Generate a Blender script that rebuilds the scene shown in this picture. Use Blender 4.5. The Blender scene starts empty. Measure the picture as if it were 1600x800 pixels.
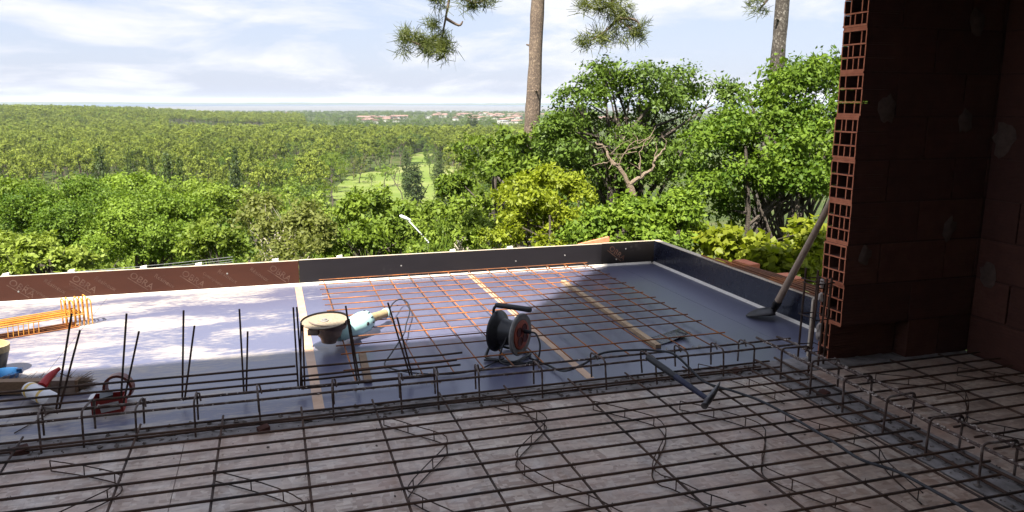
import bpy, bmesh, math, random
import numpy as np
from mathutils import Vector, Matrix

R = math.radians
S = bpy.context.scene
C = S.collection
rng = random.Random(7)

# ------------------------------------------------------------------ camera, world, sun
cam_d = bpy.data.cameras.new('camera')
cam = bpy.data.objects.new('camera', cam_d)
C.objects.link(cam)
cam.location = (0, 0, 1.6)
cam_d.sensor_width = 36.0
cam_d.lens = 1220.0 / 1600.0 * 36.0
cam_d.clip_start = 0.05
cam_d.clip_end = 60000
YAW, PIT, ROLL = R(17.2), R(11.2), R(0.2)
_f = Vector((math.sin(YAW)*math.cos(PIT), math.cos(YAW)*math.cos(PIT), -math.sin(PIT)))
_r = Vector((math.cos(YAW), -math.sin(YAW), 0))
_u = _r.cross(_f)
_r2 = _r*math.cos(ROLL) + _u*math.sin(ROLL)
_u2 = -_r*math.sin(ROLL) + _u*math.cos(ROLL)
cam.matrix_world = Matrix(((_r2.x, _u2.x, -_f.x, 0), (_r2.y, _u2.y, -_f.y, 0), (_r2.z, _u2.z, -_f.z, 1.6), (0, 0, 0, 1)))
S.camera = cam

S.view_settings.view_transform = 'Standard'
S.view_settings.look = 'None'
S.view_settings.exposure = 1.72
S.view_settings.gamma = 1.0
S.render.engine = 'CYCLES'
S.cycles.use_denoising = True
S.cycles.max_bounces = 8
S.cycles.transparent_max_bounces = 8
S.cycles.volume_bounces = 0
S.cycles.sample_clamp_indirect = 6.0
S.cycles.caustics_reflective = False
S.cycles.caustics_refractive = False

SUN_EL, SUN_AZ = R(57), R(221)           # towards the sun: clockwise from +Y
sun_d = bpy.data.lights.new('sun', 'SUN')
sun_d.energy = 4.4
sun_d.angle = R(0.5)
sun_d.color = (1.0, 0.95, 0.86)
sun = bpy.data.objects.new('sun', sun_d)
C.objects.link(sun)
_sd = Vector((math.sin(SUN_AZ)*math.cos(SUN_EL), math.cos(SUN_AZ)*math.cos(SUN_EL), math.sin(SUN_EL)))
sun.rotation_euler = _sd.to_track_quat('Z', 'Y').to_euler()

W = bpy.data.worlds.new('World')
S.world = W
W.use_nodes = True
wt = W.node_tree
wt.nodes.clear()
def wn(t, **k):
    n = wt.nodes.new(t)
    for a, b in k.items(): setattr(n, a, b)
    return n
sky = wn('ShaderNodeTexSky', sky_type='NISHITA', sun_disc=False)
sky.sun_elevation = SUN_EL
sky.sun_rotation = SUN_AZ
sky.altitude = 50
sky.air_density = 1.0
sky.dust_density = 1.2
sky.ozone_density = 1.5
tc = wn('ShaderNodeTexCoord')
sep = wn('ShaderNodeSeparateXYZ')
wt.links.new(tc.outputs['Generated'], sep.inputs[0])
def wmath(op, a, b=None, clamp=False):
    n = wn('ShaderNodeMath', operation=op, use_clamp=clamp)
    for i, v in enumerate((a, b)):
        if v is None: continue
        if isinstance(v, (int, float)): n.inputs[i].default_value = v
        else: wt.links.new(v, n.inputs[i])
    return n.outputs[0]
zz = wmath('ADD', wmath('MAXIMUM', sep.outputs[2], 0.0), 0.20)
px_ = wmath('DIVIDE', sep.outputs[0], zz)
py_ = wmath('DIVIDE', sep.outputs[1], zz)
cmb = wn('ShaderNodeCombineXYZ')
wt.links.new(px_, cmb.inputs[0]); wt.links.new(py_, cmb.inputs[1])
cn = wn('ShaderNodeTexNoise')
cn.inputs['Scale'].default_value = 1.15
cn.inputs['Detail'].default_value = 9
cn.inputs['Roughness'].default_value = 0.62
cn.inputs['Distortion'].default_value = 0.4
wt.links.new(cmb.outputs[0], cn.inputs['Vector'])
cr = wn('ShaderNodeValToRGB')
cr.color_ramp.elements[0].position = 0.44
cr.color_ramp.elements[1].position = 0.60
wt.links.new(cn.outputs['Fac'], cr.inputs[0])
# thin cloud thins out towards the zenith
fade = wn('ShaderNodeMapRange')
fade.inputs['From Min'].default_value = 0.10
fade.inputs['From Max'].default_value = 0.42
fade.inputs['To Min'].default_value = 1.0
fade.inputs['To Max'].default_value = 0.92
wt.links.new(sep.outputs[2], fade.inputs['Value'])
veil = wmath('ADD', wmath('MULTIPLY', cr.outputs['Color'], 0.16), 0.83)
mask = wmath('MULTIPLY', veil, fade.outputs[0], True)
mixc = wn('ShaderNodeMix', data_type='RGBA')
wt.links.new(mask, mixc.inputs['Factor'])
wt.links.new(sky.outputs[0], mixc.inputs['A'])
cl = wn('ShaderNodeMix', data_type='RGBA')
wt.links.new(cr.outputs['Color'], cl.inputs['Factor'])
cl.inputs['A'].default_value = (2.2, 2.4, 3.1, 1)
cl.inputs['B'].default_value = (3.55, 3.6, 3.85, 1)
wt.links.new(cl.outputs['Result'], mixc.inputs['B'])
bg = wn('ShaderNodeBackground')
bg.inputs['Strength'].default_value = 0.085
wt.links.new(mixc.outputs['Result'], bg.inputs['Color'])
wo = wn('ShaderNodeOutputWorld')
wt.links.new(bg.outputs[0], wo.inputs['Surface'])

# ------------------------------------------------------------------ helpers
def tag(o, label=None, cat=None, group=None, kind=None):
    if label: o['label'] = label
    if cat: o['category'] = cat
    if group: o['group'] = group
    if kind: o['kind'] = kind
    return o

def empty(name, loc=(0, 0, 0), label=None, cat=None, group=None, rz=0.0):
    o = bpy.data.objects.new(name, None)
    o.empty_display_size = 0.1
    C.objects.link(o)
    o.location = loc
    o.rotation_euler.z = rz
    return tag(o, label, cat, group)

def obj(name, mesh, parent=None, loc=(0, 0, 0), rz=0.0):
    o = bpy.data.objects.new(name, mesh)
    C.objects.link(o)
    o.parent = parent
    o.location = loc
    o.rotation_euler.z = rz
    return o

class MB:
    def __init__(s): s.v = []; s.f = []
    def box(s, x0, x1, y0, y1, z0, z1):
        n = len(s.v)
        s.v += [(x0,y0,z0),(x1,y0,z0),(x1,y1,z0),(x0,y1,z0),(x0,y0,z1),(x1,y0,z1),(x1,y1,z1),(x0,y1,z1)]
        s.f += [(n,n+3,n+2,n+1),(n+4,n+5,n+6,n+7),(n,n+1,n+5,n+4),(n+1,n+2,n+6,n+5),(n+2,n+3,n+7,n+6),(n+3,n,n+4,n+7)]
        return s
    def obox(s, c, u, v, w):           # oriented box from centre and three half axes
        n = len(s.v); c, u, v, w = map(Vector, (c, u, v, w))
        for k in (-1, 1):
            for a, b in ((-1,-1),(1,-1),(1,1),(-1,1)):
                s.v.append(tuple(c + u*a + v*b + w*k))
        s.f += [(n,n+3,n+2,n+1),(n+4,n+5,n+6,n+7),(n,n+1,n+5,n+4),(n+1,n+2,n+6,n+5),(n+2,n+3,n+7,n+6),(n+3,n,n+4,n+7)]
        return s
    def tube(s, pts, r, n=6, cap=True):
        pts = [Vector(p) for p in pts]
        rad = r if isinstance(r, (list, tuple)) else [r]*len(pts)
        base = len(s.v); prev = None
        for i, p in enumerate(pts):
            t = (pts[min(i+1, len(pts)-1)] - pts[max(i-1, 0)])
            t = t.normalized() if t.length > 1e-9 else Vector((0, 0, 1))
            if prev is None:
                a = Vector((0, 0, 1)) if abs(t.z) < 0.9 else Vector((1, 0, 0))
                u = t.cross(a).normalized()
            else:
                u = (prev - t*prev.dot(t)).normalized()
            prev = u; w = t.cross(u)
            for k in range(n):
                q = 2*math.pi*k/n
                s.v.append(tuple(p + (u*math.cos(q) + w*math.sin(q))*rad[i]))
        for i in range(len(pts)-1):
            for k in range(n):
                a = base+i*n+k; b = base+i*n+(k+1) % n
                s.f.append((a, b, b+n, a+n))
        if cap:
            s.f.append(tuple(base+k for k in reversed(range(n))))
            e = base+(len(pts)-1)*n
            s.f.append(tuple(e+k for k in range(n)))
        return s
    def lathe(s, prof, c, ax, n=24):   # prof: (distance along axis, radius)
        ax = Vector(ax).normalized(); c = Vector(c)
        a = Vector((0, 0, 1)) if abs(ax.z) < 0.9 else Vector((1, 0, 0))
        u = ax.cross(a).normalized(); w = ax.cross(u); base = len(s.v)
        for d, r in prof:
            for k in range(n):
                q = 2*math.pi*k/n
                s.v.append(tuple(c + ax*d + (u*math.cos(q) + w*math.sin(q))*r))
        for i in range(len(prof)-1):
            for k in range(n):
                p = base+i*n+k; q = base+i*n+(k+1) % n
                s.f.append((p, q, q+n, p+n))
        s.f.append(tuple(base+k for k in reversed(range(n))))
        e = base+(len(prof)-1)*n
        s.f.append(tuple(e+k for k in range(n)))
        return s
    def prism(s, poly, x0, x1, axis='x'):   # poly in the two other axes
        n = len(poly); b = len(s.v)
        for t in (x0, x1):
            for p, q in poly:
                s.v.append((t, p, q) if axis == 'x' else ((p, t, q) if axis == 'y' else (p, q, t)))
        for k in range(n):
            s.f.append((b+k, b+(k+1) % n, b+n+(k+1) % n, b+n+k))
        s.f.append(tuple(b+k for k in reversed(range(n))))
        s.f.append(tuple(b+n+k for k in range(n)))
        return s
    def mesh(s, name, mat, org=(0, 0, 0), smooth=False):
        m = bpy.data.meshes.new(name)
        v = [(p[0]-org[0], p[1]-org[1], p[2]-org[2]) for p in s.v]
        m.from_pydata(v, [], s.f)
        bm = bmesh.new(); bm.from_mesh(m)
        bmesh.ops.recalc_face_normals(bm, faces=bm.faces)
        bm.to_mesh(m); bm.free()
        for mm in (mat if isinstance(mat, (list, tuple)) else [mat]): m.materials.append(mm)
        if smooth:
            m.polygons.foreach_set('use_smooth', [True]*len(m.polygons))
            m.set_sharp_from_angle(angle=R(40))
        return m
    def build(s, name, mat, parent=None, org=(0, 0, 0), smooth=False, loc=(0, 0, 0)):
        return obj(name, s.mesh(name, mat, org, smooth), parent, loc)

def smooth_path(pts, k=4):              # Catmull-Rom
    P = [Vector(p) for p in pts]; out = []
    for i in range(len(P)-1):
        a, b, c, d = P[max(i-1, 0)], P[i], P[i+1], P[min(i+2, len(P)-1)]
        for j in range(k):
            t = j/k
            out.append(0.5*((2*b) + (c-a)*t + (2*a-5*b+4*c-d)*t*t + (3*b-a-3*c+d)*t**3))
    out.append(P[-1])
    return out

# ------------------------------------------------------------------ materials
def material(name):
    m = bpy.data.materials.new(name); m.use_nodes = True
    nt = m.node_tree; nt.nodes.clear()
    out = nt.nodes.new('ShaderNodeOutputMaterial')
    b = nt.nodes.new('ShaderNodeBsdfPrincipled')
    nt.links.new(b.outputs[0], out.inputs['Surface'])
    return m, nt, b, out

def col(c): return (c[0], c[1], c[2], 1)

def ramp(nt, src, stops):
    r = nt.nodes.new('ShaderNodeValToRGB')
    e = r.color_ramp.elements
    while len(e) < len(stops): e.new(0.5)
    for el, (p, c) in zip(e, stops): el.position = p; el.color = col(c)
    nt.links.new(src, r.inputs[0])
    return r.outputs['Color']

def noise(nt, scale, detail=4, rough=0.55, vec=None, stretch=None, dist=0.0, rot=(0, 0, 0)):
    n = nt.nodes.new('ShaderNodeTexNoise')
    n.inputs['Scale'].default_value = scale
    n.inputs['Detail'].default_value = detail
    n.inputs['Roughness'].default_value = rough
    n.inputs['Distortion'].default_value = dist
    if vec is None:
        g = nt.nodes.new('ShaderNodeNewGeometry'); vec = g.outputs['Position']
    if stretch or any(rot):
        mp = nt.nodes.new('ShaderNodeMapping')
        mp.inputs['Scale'].default_value = stretch or (1, 1, 1)
        mp.inputs['Rotation'].default_value = rot
        nt.links.new(vec, mp.inputs['Vector']); vec = mp.outputs[0]
    nt.links.new(vec, n.inputs['Vector'])
    return n.outputs['Fac']

def mixcol(nt, f, a, b, mode='MIX'):
    n = nt.nodes.new('ShaderNodeMix'); n.data_type = 'RGBA'; n.blend_type = mode
    for key, v in (('Factor', f), ('A', a), ('B', b)):
        if isinstance(v, (int, float)): n.inputs[key].default_value = v
        elif isinstance(v, tuple): n.inputs[key].default_value = col(v)
        else: nt.links.new(v, n.inputs[key])
    return n.outputs['Result']

def mth(nt, op, a, b=0.0, clamp=False):
    n = nt.nodes.new('ShaderNodeMath'); n.operation = op; n.use_clamp = clamp
    for i, v in enumerate((a, b)):
        if isinstance(v, (int, float)): n.inputs[i].default_value = v
        else: nt.links.new(v, n.inputs[i])
    return n.outputs[0]

def bump(nt, b, h, strength=0.3, dist=0.01):
    n = nt.nodes.new('ShaderNodeBump')
    n.inputs['Strength'].default_value = strength
    n.inputs['Distance'].default_value = dist
    nt.links.new(h, n.inputs['Height']); nt.links.new(n.outputs[0], b.inputs['Normal'])

def simple(name, c1, c2=None, rough=0.6, metal=0.0, scale=20, bmp=0.0, stretch=None, detail=4, spec=0.5):
    m, nt, b, o = material(name)
    b.inputs['Roughness'].default_value = rough
    b.inputs['Metallic'].default_value = metal
    b.inputs['Specular IOR Level'].default_value = spec
    if c2 is None: c2 = tuple(x*0.8 for x in c1)
    n = noise(nt, scale, detail, stretch=stretch)
    nt.links.new(ramp(nt, n, [(0.3, c2), (0.7, c1)]), b.inputs['Base Color'])
    if bmp: bump(nt, b, n, bmp, 0.01)
    return m

def leaf_mat(name, dark, light, rough=0.45, transl=0.35, spec=0.4):
    m, nt, b, o = material(name)
    at = nt.nodes.new('ShaderNodeAttribute'); at.attribute_name = 'tint'
    oi = nt.nodes.new('ShaderNodeObjectInfo')
    f = mth(nt, 'ADD', mth(nt, 'MULTIPLY', at.outputs['Fac'], 0.62), mth(nt, 'MULTIPLY', oi.outputs['Random'], 0.38))
    c = ramp(nt, f, [(0.05, dark), (0.95, light)])
    nt.links.new(c, b.inputs['Base Color'])
    b.inputs['Roughness'].default_value = rough
    b.inputs['Specular IOR Level'].default_value = spec
    t = nt.nodes.new('ShaderNodeBsdfTranslucent')
    tcol = mixcol(nt, 1.0, c, (1.25, 1.3, 0.55), 'MULTIPLY')
    nt.links.new(tcol, t.inputs['Color'])
    ms = nt.nodes.new('ShaderNodeMixShader')
    ms.inputs[0].default_value = transl
    nt.links.new(b.outputs[0], ms.inputs[1]); nt.links.new(t.outputs[0], ms.inputs[2])
    nt.links.new(ms.outputs[0], o.inputs['Surface'])
    return m

def rust(name, c1, c2, c3, rough=0.75, patch=None):
    m, nt, b, o = material(name)
    n = noise(nt, 18, 5, 0.65)
    n2 = noise(nt, 160, 2)
    cc = ramp(nt, n, [(0.3, c1), (0.5, c2), (0.72, c3)])
    if patch:
        pn = noise(nt, 2.6, 5, 0.6)
        cc = mixcol(nt, ramp(nt, pn, [(0.38, (0, 0, 0)), (0.56, (0.85, 0.85, 0.85))]), cc, patch)
    nt.links.new(cc, b.inputs['Base Color'])
    b.inputs['Roughness'].default_value = rough
    b.inputs['Metallic'].default_value = 0.15
    bump(nt, b, n2, 0.4, 0.003)
    return m

M = {}
M['steel_dark'] = rust('dark_steel', (0.018, 0.013, 0.012), (0.032, 0.021, 0.017), (0.07, 0.038, 0.025), 0.75, (0.085, 0.042, 0.024))
M['steel_rust'] = rust('rusty_steel', (0.26, 0.075, 0.02), (0.42, 0.14, 0.035), (0.52, 0.20, 0.05), 0.75, (0.12, 0.05, 0.025))
M['steel_orange'] = rust('orange_steel', (0.42, 0.15, 0.02), (0.60, 0.26, 0.03), (0.68, 0.34, 0.06))
M['steel_spattered'] = rust('spattered_steel', (0.035, 0.022, 0.018), (0.085, 0.05, 0.038), (0.24, 0.21, 0.19))
M['raw_ply'] = simple('raw_plywood_edge', (0.72, 0.62, 0.48), (0.55, 0.45, 0.33), 0.7, scale=40)
M['chamfer'] = simple('pale_chamfer', (0.80, 0.74, 0.66), (0.66, 0.60, 0.52), 0.6, scale=30)
M['tape'] = simple('tan_tape', (0.64, 0.42, 0.27), (0.54, 0.32, 0.19), 0.35, scale=12)
M['pine_wood'] = simple('pine_wood', (0.52, 0.37, 0.22), (0.38, 0.25, 0.14), 0.65, scale=14, stretch=(14, 1, 14), bmp=0.1)
M['brown_wood'] = simple('brown_wood', (0.26, 0.16, 0.09), (0.18, 0.11, 0.06), 0.7, scale=14, stretch=(2, 12, 12), bmp=0.1)
M['mortar'] = simple('mortar', (0.32, 0.29, 0.28), (0.17, 0.15, 0.14), 0.92, scale=16, bmp=0.6, detail=8)
M['debris'] = simple('debris', (0.20, 0.17, 0.15), (0.08, 0.06, 0.05), 0.95, scale=30, bmp=0.5)
M['shaded_patch'] = simple('shaded_patch', (0.115, 0.075, 0.058), (0.075, 0.045, 0.034), 0.95, scale=25, bmp=0.5)  # mortar darkened: the unlit wall's shade is put into the colour
M['mortar_patch'] = simple('mortar_patch', (0.52, 0.45, 0.40), (0.36, 0.30, 0.26), 0.95, scale=25, bmp=0.5)
M['concrete'] = simple('concrete', (0.36, 0.35, 0.34), (0.27, 0.26, 0.25), 0.9, scale=5, bmp=0.3, detail=8)
M['render_white'] = simple('white_render', (0.55, 0.52, 0.48), (0.45, 0.43, 0.40), 0.85, scale=3)
M['roof_tile'] = simple('roof_tile', (0.25, 0.15, 0.12), (0.18, 0.105, 0.085), 0.85, scale=0.8, stretch=(1, 6, 1))
M['roof_grey'] = simple('grey_roof', (0.55, 0.55, 0.55), (0.45, 0.45, 0.45), 0.6, scale=0.8)
M['window'] = simple('window_glass', (0.05, 0.06, 0.07), rough=0.15)
M['black_plastic'] = simple('black_plastic', (0.022, 0.022, 0.024), (0.014, 0.014, 0.016), 0.42, scale=30)
M['black_rubber'] = simple('black_rubber', (0.018, 0.018, 0.022), (0.012, 0.012, 0.014), 0.5, scale=60)
M['blue_rubber'] = simple('dark_blue_grip', (0.012, 0.016, 0.06), (0.008, 0.010, 0.03), 0.55, scale=40)
M['grey_metal'] = simple('worn_grey_metal', (0.18, 0.18, 0.18), (0.07, 0.06, 0.06), 0.45, metal=0.7, scale=25)
M['grey_rim'] = simple('grey_rim', (0.28, 0.27, 0.25), (0.16, 0.15, 0.14), 0.55, scale=25)
M['red_plate'] = simple('red_socket_plate', (0.42, 0.085, 0.04), (0.32, 0.06, 0.03), 0.5, scale=20)
M['dark_red'] = simple('dark_red_socket', (0.10, 0.008, 0.008), (0.07, 0.006, 0.006), 0.5)
M['teal'] = simple('teal_plastic', (0.44, 0.66, 0.63), (0.32, 0.54, 0.52), 0.45, scale=15)
M['tan_dust'] = simple('tan_dust', (0.42, 0.33, 0.18), (0.32, 0.24, 0.12), 0.7, scale=25)
M['abrasive'] = simple('abrasive_disc', (0.33, 0.27, 0.19), (0.22, 0.17, 0.115), 0.85, scale=90)
M['guard'] = simple('dusty_guard', (0.36, 0.28, 0.22), (0.14, 0.09, 0.07), 0.6, metal=0.2, scale=14)
M['white_plastic'] = simple('white_plastic', (0.74, 0.73, 0.74), (0.64, 0.63, 0.65), 0.4, scale=15)
M['yellow_print'] = simple('yellow_print', (0.70, 0.48, 0.08), (0.60, 0.38, 0.06), 0.45, scale=15)
M['red_plastic'] = simple('red_plastic', (0.50, 0.02, 0.02), (0.36, 0.015, 0.015), 0.4, scale=15)
M['red_card'] = simple('red_carton', (0.36, 0.035, 0.025), (0.24, 0.02, 0.02), 0.7, scale=12)
M['brown_tape'] = simple('brown_tape', (0.16, 0.035, 0.02), (0.11, 0.025, 0.015), 0.35, scale=12)
M['blue_plastic'] = simple('blue_plastic', (0.03, 0.15, 0.36), (0.02, 0.10, 0.27), 0.4, scale=12)
M['bristle'] = simple('bristles', (0.22, 0.15, 0.10), (0.12, 0.08, 0.05), 0.9, scale=60)
M['shovel_iron'] = simple('shovel_iron', (0.035, 0.03, 0.03), (0.015, 0.013, 0.013), 0.4, metal=0.5, scale=20)
M['ash_handle'] = simple('ash_handle', (0.48, 0.36, 0.26), (0.36, 0.25, 0.17), 0.6, scale=18, stretch=(8, 8, 1))
M['print_ink'] = simple('pale_print', (0.115, 0.062, 0.044), (0.052, 0.018, 0.011), 0.5, scale=20)
M['lamp_white'] = simple('lamp_white', (0.75, 0.76, 0.78), (0.65, 0.66, 0.68), 0.4)
M['wire'] = simple('wire_grey', (0.30, 0.31, 0.30), (0.22, 0.22, 0.22), 0.5)
M['polystyrene'] = simple('pale_post_top', (0.80, 0.76, 0.68), (0.66, 0.60, 0.50), 0.8, scale=30)

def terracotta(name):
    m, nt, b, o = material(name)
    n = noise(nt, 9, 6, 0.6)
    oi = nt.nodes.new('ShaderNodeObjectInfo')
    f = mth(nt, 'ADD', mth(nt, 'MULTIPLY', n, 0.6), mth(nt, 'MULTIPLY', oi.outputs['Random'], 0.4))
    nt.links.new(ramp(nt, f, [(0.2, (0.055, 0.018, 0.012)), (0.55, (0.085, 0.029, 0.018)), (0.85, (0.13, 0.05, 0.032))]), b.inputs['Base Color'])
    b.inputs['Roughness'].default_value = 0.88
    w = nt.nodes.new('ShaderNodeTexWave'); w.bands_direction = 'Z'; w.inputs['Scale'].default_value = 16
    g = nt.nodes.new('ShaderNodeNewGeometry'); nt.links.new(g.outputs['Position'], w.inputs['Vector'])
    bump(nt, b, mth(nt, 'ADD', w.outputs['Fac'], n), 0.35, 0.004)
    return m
M['brick'] = terracotta('terracotta')  # clay darkened: the right bay's shade is put into its colour
M['brick_broken'] = simple('lit_broken_terracotta', (0.70, 0.25, 0.13), (0.52, 0.16, 0.08), 0.92, scale=22, bmp=0.4)  # pale broken clay; also paints the light on the wall end

def film_ply(name, base, dusty, dust=0.22, gloss=0.28, rmin=0.45):
    m, nt, b, o = material(name)
    g = nt.nodes.new('ShaderNodeNewGeometry')
    sp = nt.nodes.new('ShaderNodeSeparateXYZ'); nt.links.new(g.outputs['Position'], sp.inputs[0])
    big = noise(nt, 1.4, 6, 0.65, stretch=(0.8, 2.2, 1), dist=0.6)
    fine = noise(nt, 26, 6, 0.7, stretch=(0.5, 1.6, 1))
    scr = noise(nt, 9, 4, 0.7, stretch=(0.25, 3, 1), rot=(0, 0, R(20)))
    if dusty:
        # cement dust lies thickest on the left-hand panels
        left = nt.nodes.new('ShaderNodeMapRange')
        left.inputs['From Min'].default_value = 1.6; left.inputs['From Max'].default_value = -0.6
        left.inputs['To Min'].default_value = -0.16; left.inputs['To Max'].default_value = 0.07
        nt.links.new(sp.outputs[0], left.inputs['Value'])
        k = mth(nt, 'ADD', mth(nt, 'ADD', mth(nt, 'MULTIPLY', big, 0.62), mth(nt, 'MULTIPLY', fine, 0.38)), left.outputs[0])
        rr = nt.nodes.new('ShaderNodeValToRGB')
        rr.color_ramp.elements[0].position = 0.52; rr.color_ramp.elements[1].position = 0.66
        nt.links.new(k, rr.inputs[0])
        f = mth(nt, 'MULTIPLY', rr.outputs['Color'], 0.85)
        film_sky_tint = nt.nodes.new('ShaderNodeMapRange')
        film_sky_tint.inputs['From Min'].default_value = 2.4; film_sky_tint.inputs['From Max'].default_value = -0.2
        film_sky_tint.inputs['To Min'].default_value = 0.40; film_sky_tint.inputs['To Max'].default_value = 0.55
        nt.links.new(mth(nt, 'SUBTRACT', sp.outputs[0], mth(nt, 'MULTIPLY', big, 1.2)), film_sky_tint.inputs['Value'])
    else:
        rr = nt.nodes.new('ShaderNodeValToRGB')
        rr.color_ramp.elements[0].position = 0.60; rr.color_ramp.elements[1].position = 0.86
        nt.links.new(mth(nt, 'ADD', mth(nt, 'MULTIPLY', big, 0.5), mth(nt, 'MULTIPLY', fine, 0.5)), rr.inputs[0])
        f = mth(nt, 'MULTIPLY', rr.outputs['Color'], dust)
    c0 = mixcol(nt, scr, tuple(x*0.75 for x in base), tuple(x*1.35 for x in base))
    if dusty:
        st = noise(nt, 3.2, 7, 0.72, dist=1.6)
        c0 = mixcol(nt, ramp(nt, st, [(0.55, (0, 0, 0)), (0.63, (0.7, 0.7, 0.7))]), c0, (0.020, 0.017, 0.020))
        pz = noise(nt, 85, 3, 0.8)
        f = mth(nt, 'MAXIMUM', f, mth(nt, 'MULTIPLY', mth(nt, 'GREATER_THAN', pz, 0.70), 0.6))
    if dusty: c0 = mixcol(nt, film_sky_tint.outputs[0], c0, (0.160, 0.168, 0.275))  # thin dust film; its blue-violet tint paints in the reflected sky
    c = mixcol(nt, f, c0, (0.46, 0.40, 0.33) if dusty else (0.40, 0.36, 0.34))
    nt.links.new(c, b.inputs['Base Color'])
    rg = nt.nodes.new('ShaderNodeMapRange')
    rg.inputs['To Min'].default_value = 0.28 if dusty else rmin; rg.inputs['To Max'].default_value = 0.62
    nt.links.new(mth(nt, 'ADD', f, mth(nt, 'MULTIPLY', fine, 0.15), True), rg.inputs['Value'])
    nt.links.new(rg.outputs[0], b.inputs['Roughness'])
    b.inputs['Specular IOR Level'].default_value = 0.95 if dusty else gloss
    bump(nt, b, fine, 0.05, 0.004)
    return m
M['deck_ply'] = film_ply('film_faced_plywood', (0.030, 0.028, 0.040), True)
M['board_brown'] = film_ply('brown_film_board', (0.050, 0.017, 0.010), False)
M['board_dark'] = film_ply('dark_film_board', (0.012, 0.010, 0.010), False)
M['board_blue'] = film_ply('scuffed_film_board', (0.016, 0.014, 0.016), False, 0.34)
M['board_right'] = film_ply('glossy_film_board', (0.013, 0.015, 0.028), False, 0.16, 0.9, 0.24)

def osb(name):
    m, nt, b, o = material(name)
    cs = []
    g = nt.nodes.new('ShaderNodeNewGeometry')
    for rot, sx, sy in ((25, 9, 42), (-38, 42, 10), (70, 10, 50)):
        mp = nt.nodes.new('ShaderNodeMapping')
        mp.inputs['Rotation'].default_value = (0, 0, R(rot)); mp.inputs['Scale'].default_value = (sx, sy, 1)
        nt.links.new(g.outputs['Position'], mp.inputs['Vector'])
        v = nt.nodes.new('ShaderNodeTexVoronoi'); v.inputs['Scale'].default_value = 1.0
        nt.links.new(mp.outputs[0], v.inputs['Vector'])
        s = nt.nodes.new('ShaderNodeSeparateColor'); nt.links.new(v.outputs['Color'], s.inputs[0])
        cs.append((s.outputs[0], s.outputs[1]))
    pick1 = mth(nt, 'GREATER_THAN', cs[0][1], 0.5); pick2 = mth(nt, 'GREATER_THAN', cs[1][1], 0.55)
    pal = [(0.0, (0.32, 0.22, 0.16)), (0.25, (0.46, 0.34, 0.265)), (0.6, (0.56, 0.435, 0.345)), (0.85, (0.63, 0.515, 0.415)), (1.0, (0.69, 0.585, 0.49))]
    c = mixcol(nt, pick2, mixcol(nt, pick1, ramp(nt, cs[0][0], pal), ramp(nt, cs[1][0], pal)), ramp(nt, cs[2][0], pal))
    big = noise(nt, 1.8, 4, 0.6)
    c = mixcol(nt, ramp(nt, big, [(0.42, (0, 0, 0)), (0.7, (0.5, 0.5, 0.5))]), c, (0.47, 0.27, 0.20))
    sta = noise(nt, 5.5, 7, 0.7, dist=1.2)
    c = mixcol(nt, ramp(nt, sta, [(0.40, (0.45, 0.45, 0.45)), (0.56, (0, 0, 0))]), c, (0.29, 0.215, 0.18))
    pal_ = noise(nt, 3.1, 6, 0.7, dist=0.8, rot=(0, 0, 1.0))
    c = mixcol(nt, ramp(nt, pal_, [(0.54, (0, 0, 0)), (0.70, (0.55, 0.55, 0.55))]), c, (0.66, 0.60, 0.55))
    dirt = noise(nt, 30, 6, 0.7)
    c = mixcol(nt, ramp(nt, dirt, [(0.6, (0, 0, 0)), (0.75, (0.6, 0.6, 0.6))]), c, (0.13, 0.10, 0.09))
    nt.links.new(c, b.inputs['Base Color'])
    b.inputs['Roughness'].default_value = 0.34
    b.inputs['Specular IOR Level'].default_value = 0.7
    bump(nt, b, mth(nt, 'ADD', cs[0][0], dirt), 0.10, 0.003)
    return m
M['osb'] = osb('strand_board')

def bark(name, c1, c2, c3, sc=6):
    m, nt, b, o = material(name)
    v = nt.nodes.new('ShaderNodeTexVoronoi'); v.feature = 'DISTANCE_TO_EDGE'; v.inputs['Scale'].default_value = sc*2.2
    g = nt.nodes.new('ShaderNodeNewGeometry')
    wob = nt.nodes.new('ShaderNodeTexNoise'); wob.inputs['Scale'].default_value = sc*1.6; wob.inputs['Detail'].default_value = 4
    nt.links.new(g.outputs['Position'], wob.inputs['Vector'])
    va = nt.nodes.new('ShaderNodeVectorMath'); va.operation = 'MULTIPLY_ADD'
    nt.links.new(wob.outputs['Color'], va.inputs[0]); va.inputs[1].default_value = (0.16, 0.16, 0.16); nt.links.new(g.outputs['Position'], va.inputs[2])
    mp = nt.nodes.new('ShaderNodeMapping'); mp.inputs['Scale'].default_value = (1.6, 1.6, 0.7)
    nt.links.new(va.outputs[0], mp.inputs['Vector']); nt.links.new(mp.outputs[0], v.inputs['Vector'])
    n = noise(nt, sc*4, 6, 0.75); big = noise(nt, sc*0.35, 4, 0.6)
    k = mth(nt, 'ADD', mth(nt, 'ADD', mth(nt, 'MULTIPLY', v.outputs['Distance'], 0.7), mth(nt, 'MULTIPLY', n, 0.55)), mth(nt, 'MULTIPLY', big, 0.35))
    nt.links.new(ramp(nt, k, [(0.34, c1), (0.56, c2), (0.80, c3)]), b.inputs['Base Color'])
    b.inputs['Roughness'].default_value = 0.95
    bump(nt, b, k, 0.8, 0.03)
    return m
M['pine_bark'] = bark('pine_bark', (0.045, 0.033, 0.027), (0.15, 0.108, 0.08), (0.30, 0.225, 0.155), 7)
M['grey_pine_bark'] = bark('lichen_pine_bark', (0.022, 0.018, 0.016), (0.075, 0.062, 0.05), (0.24, 0.22, 0.19), 6)
M['bark'] = bark('grey_bark', (0.03, 0.024, 0.02), (0.09, 0.07, 0.055), (0.18, 0.15, 0.12), 14)
M['dead_wood'] = bark('dead_wood', (0.10, 0.07, 0.05), (0.26, 0.19, 0.13), (0.46, 0.37, 0.28), 16)
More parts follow.
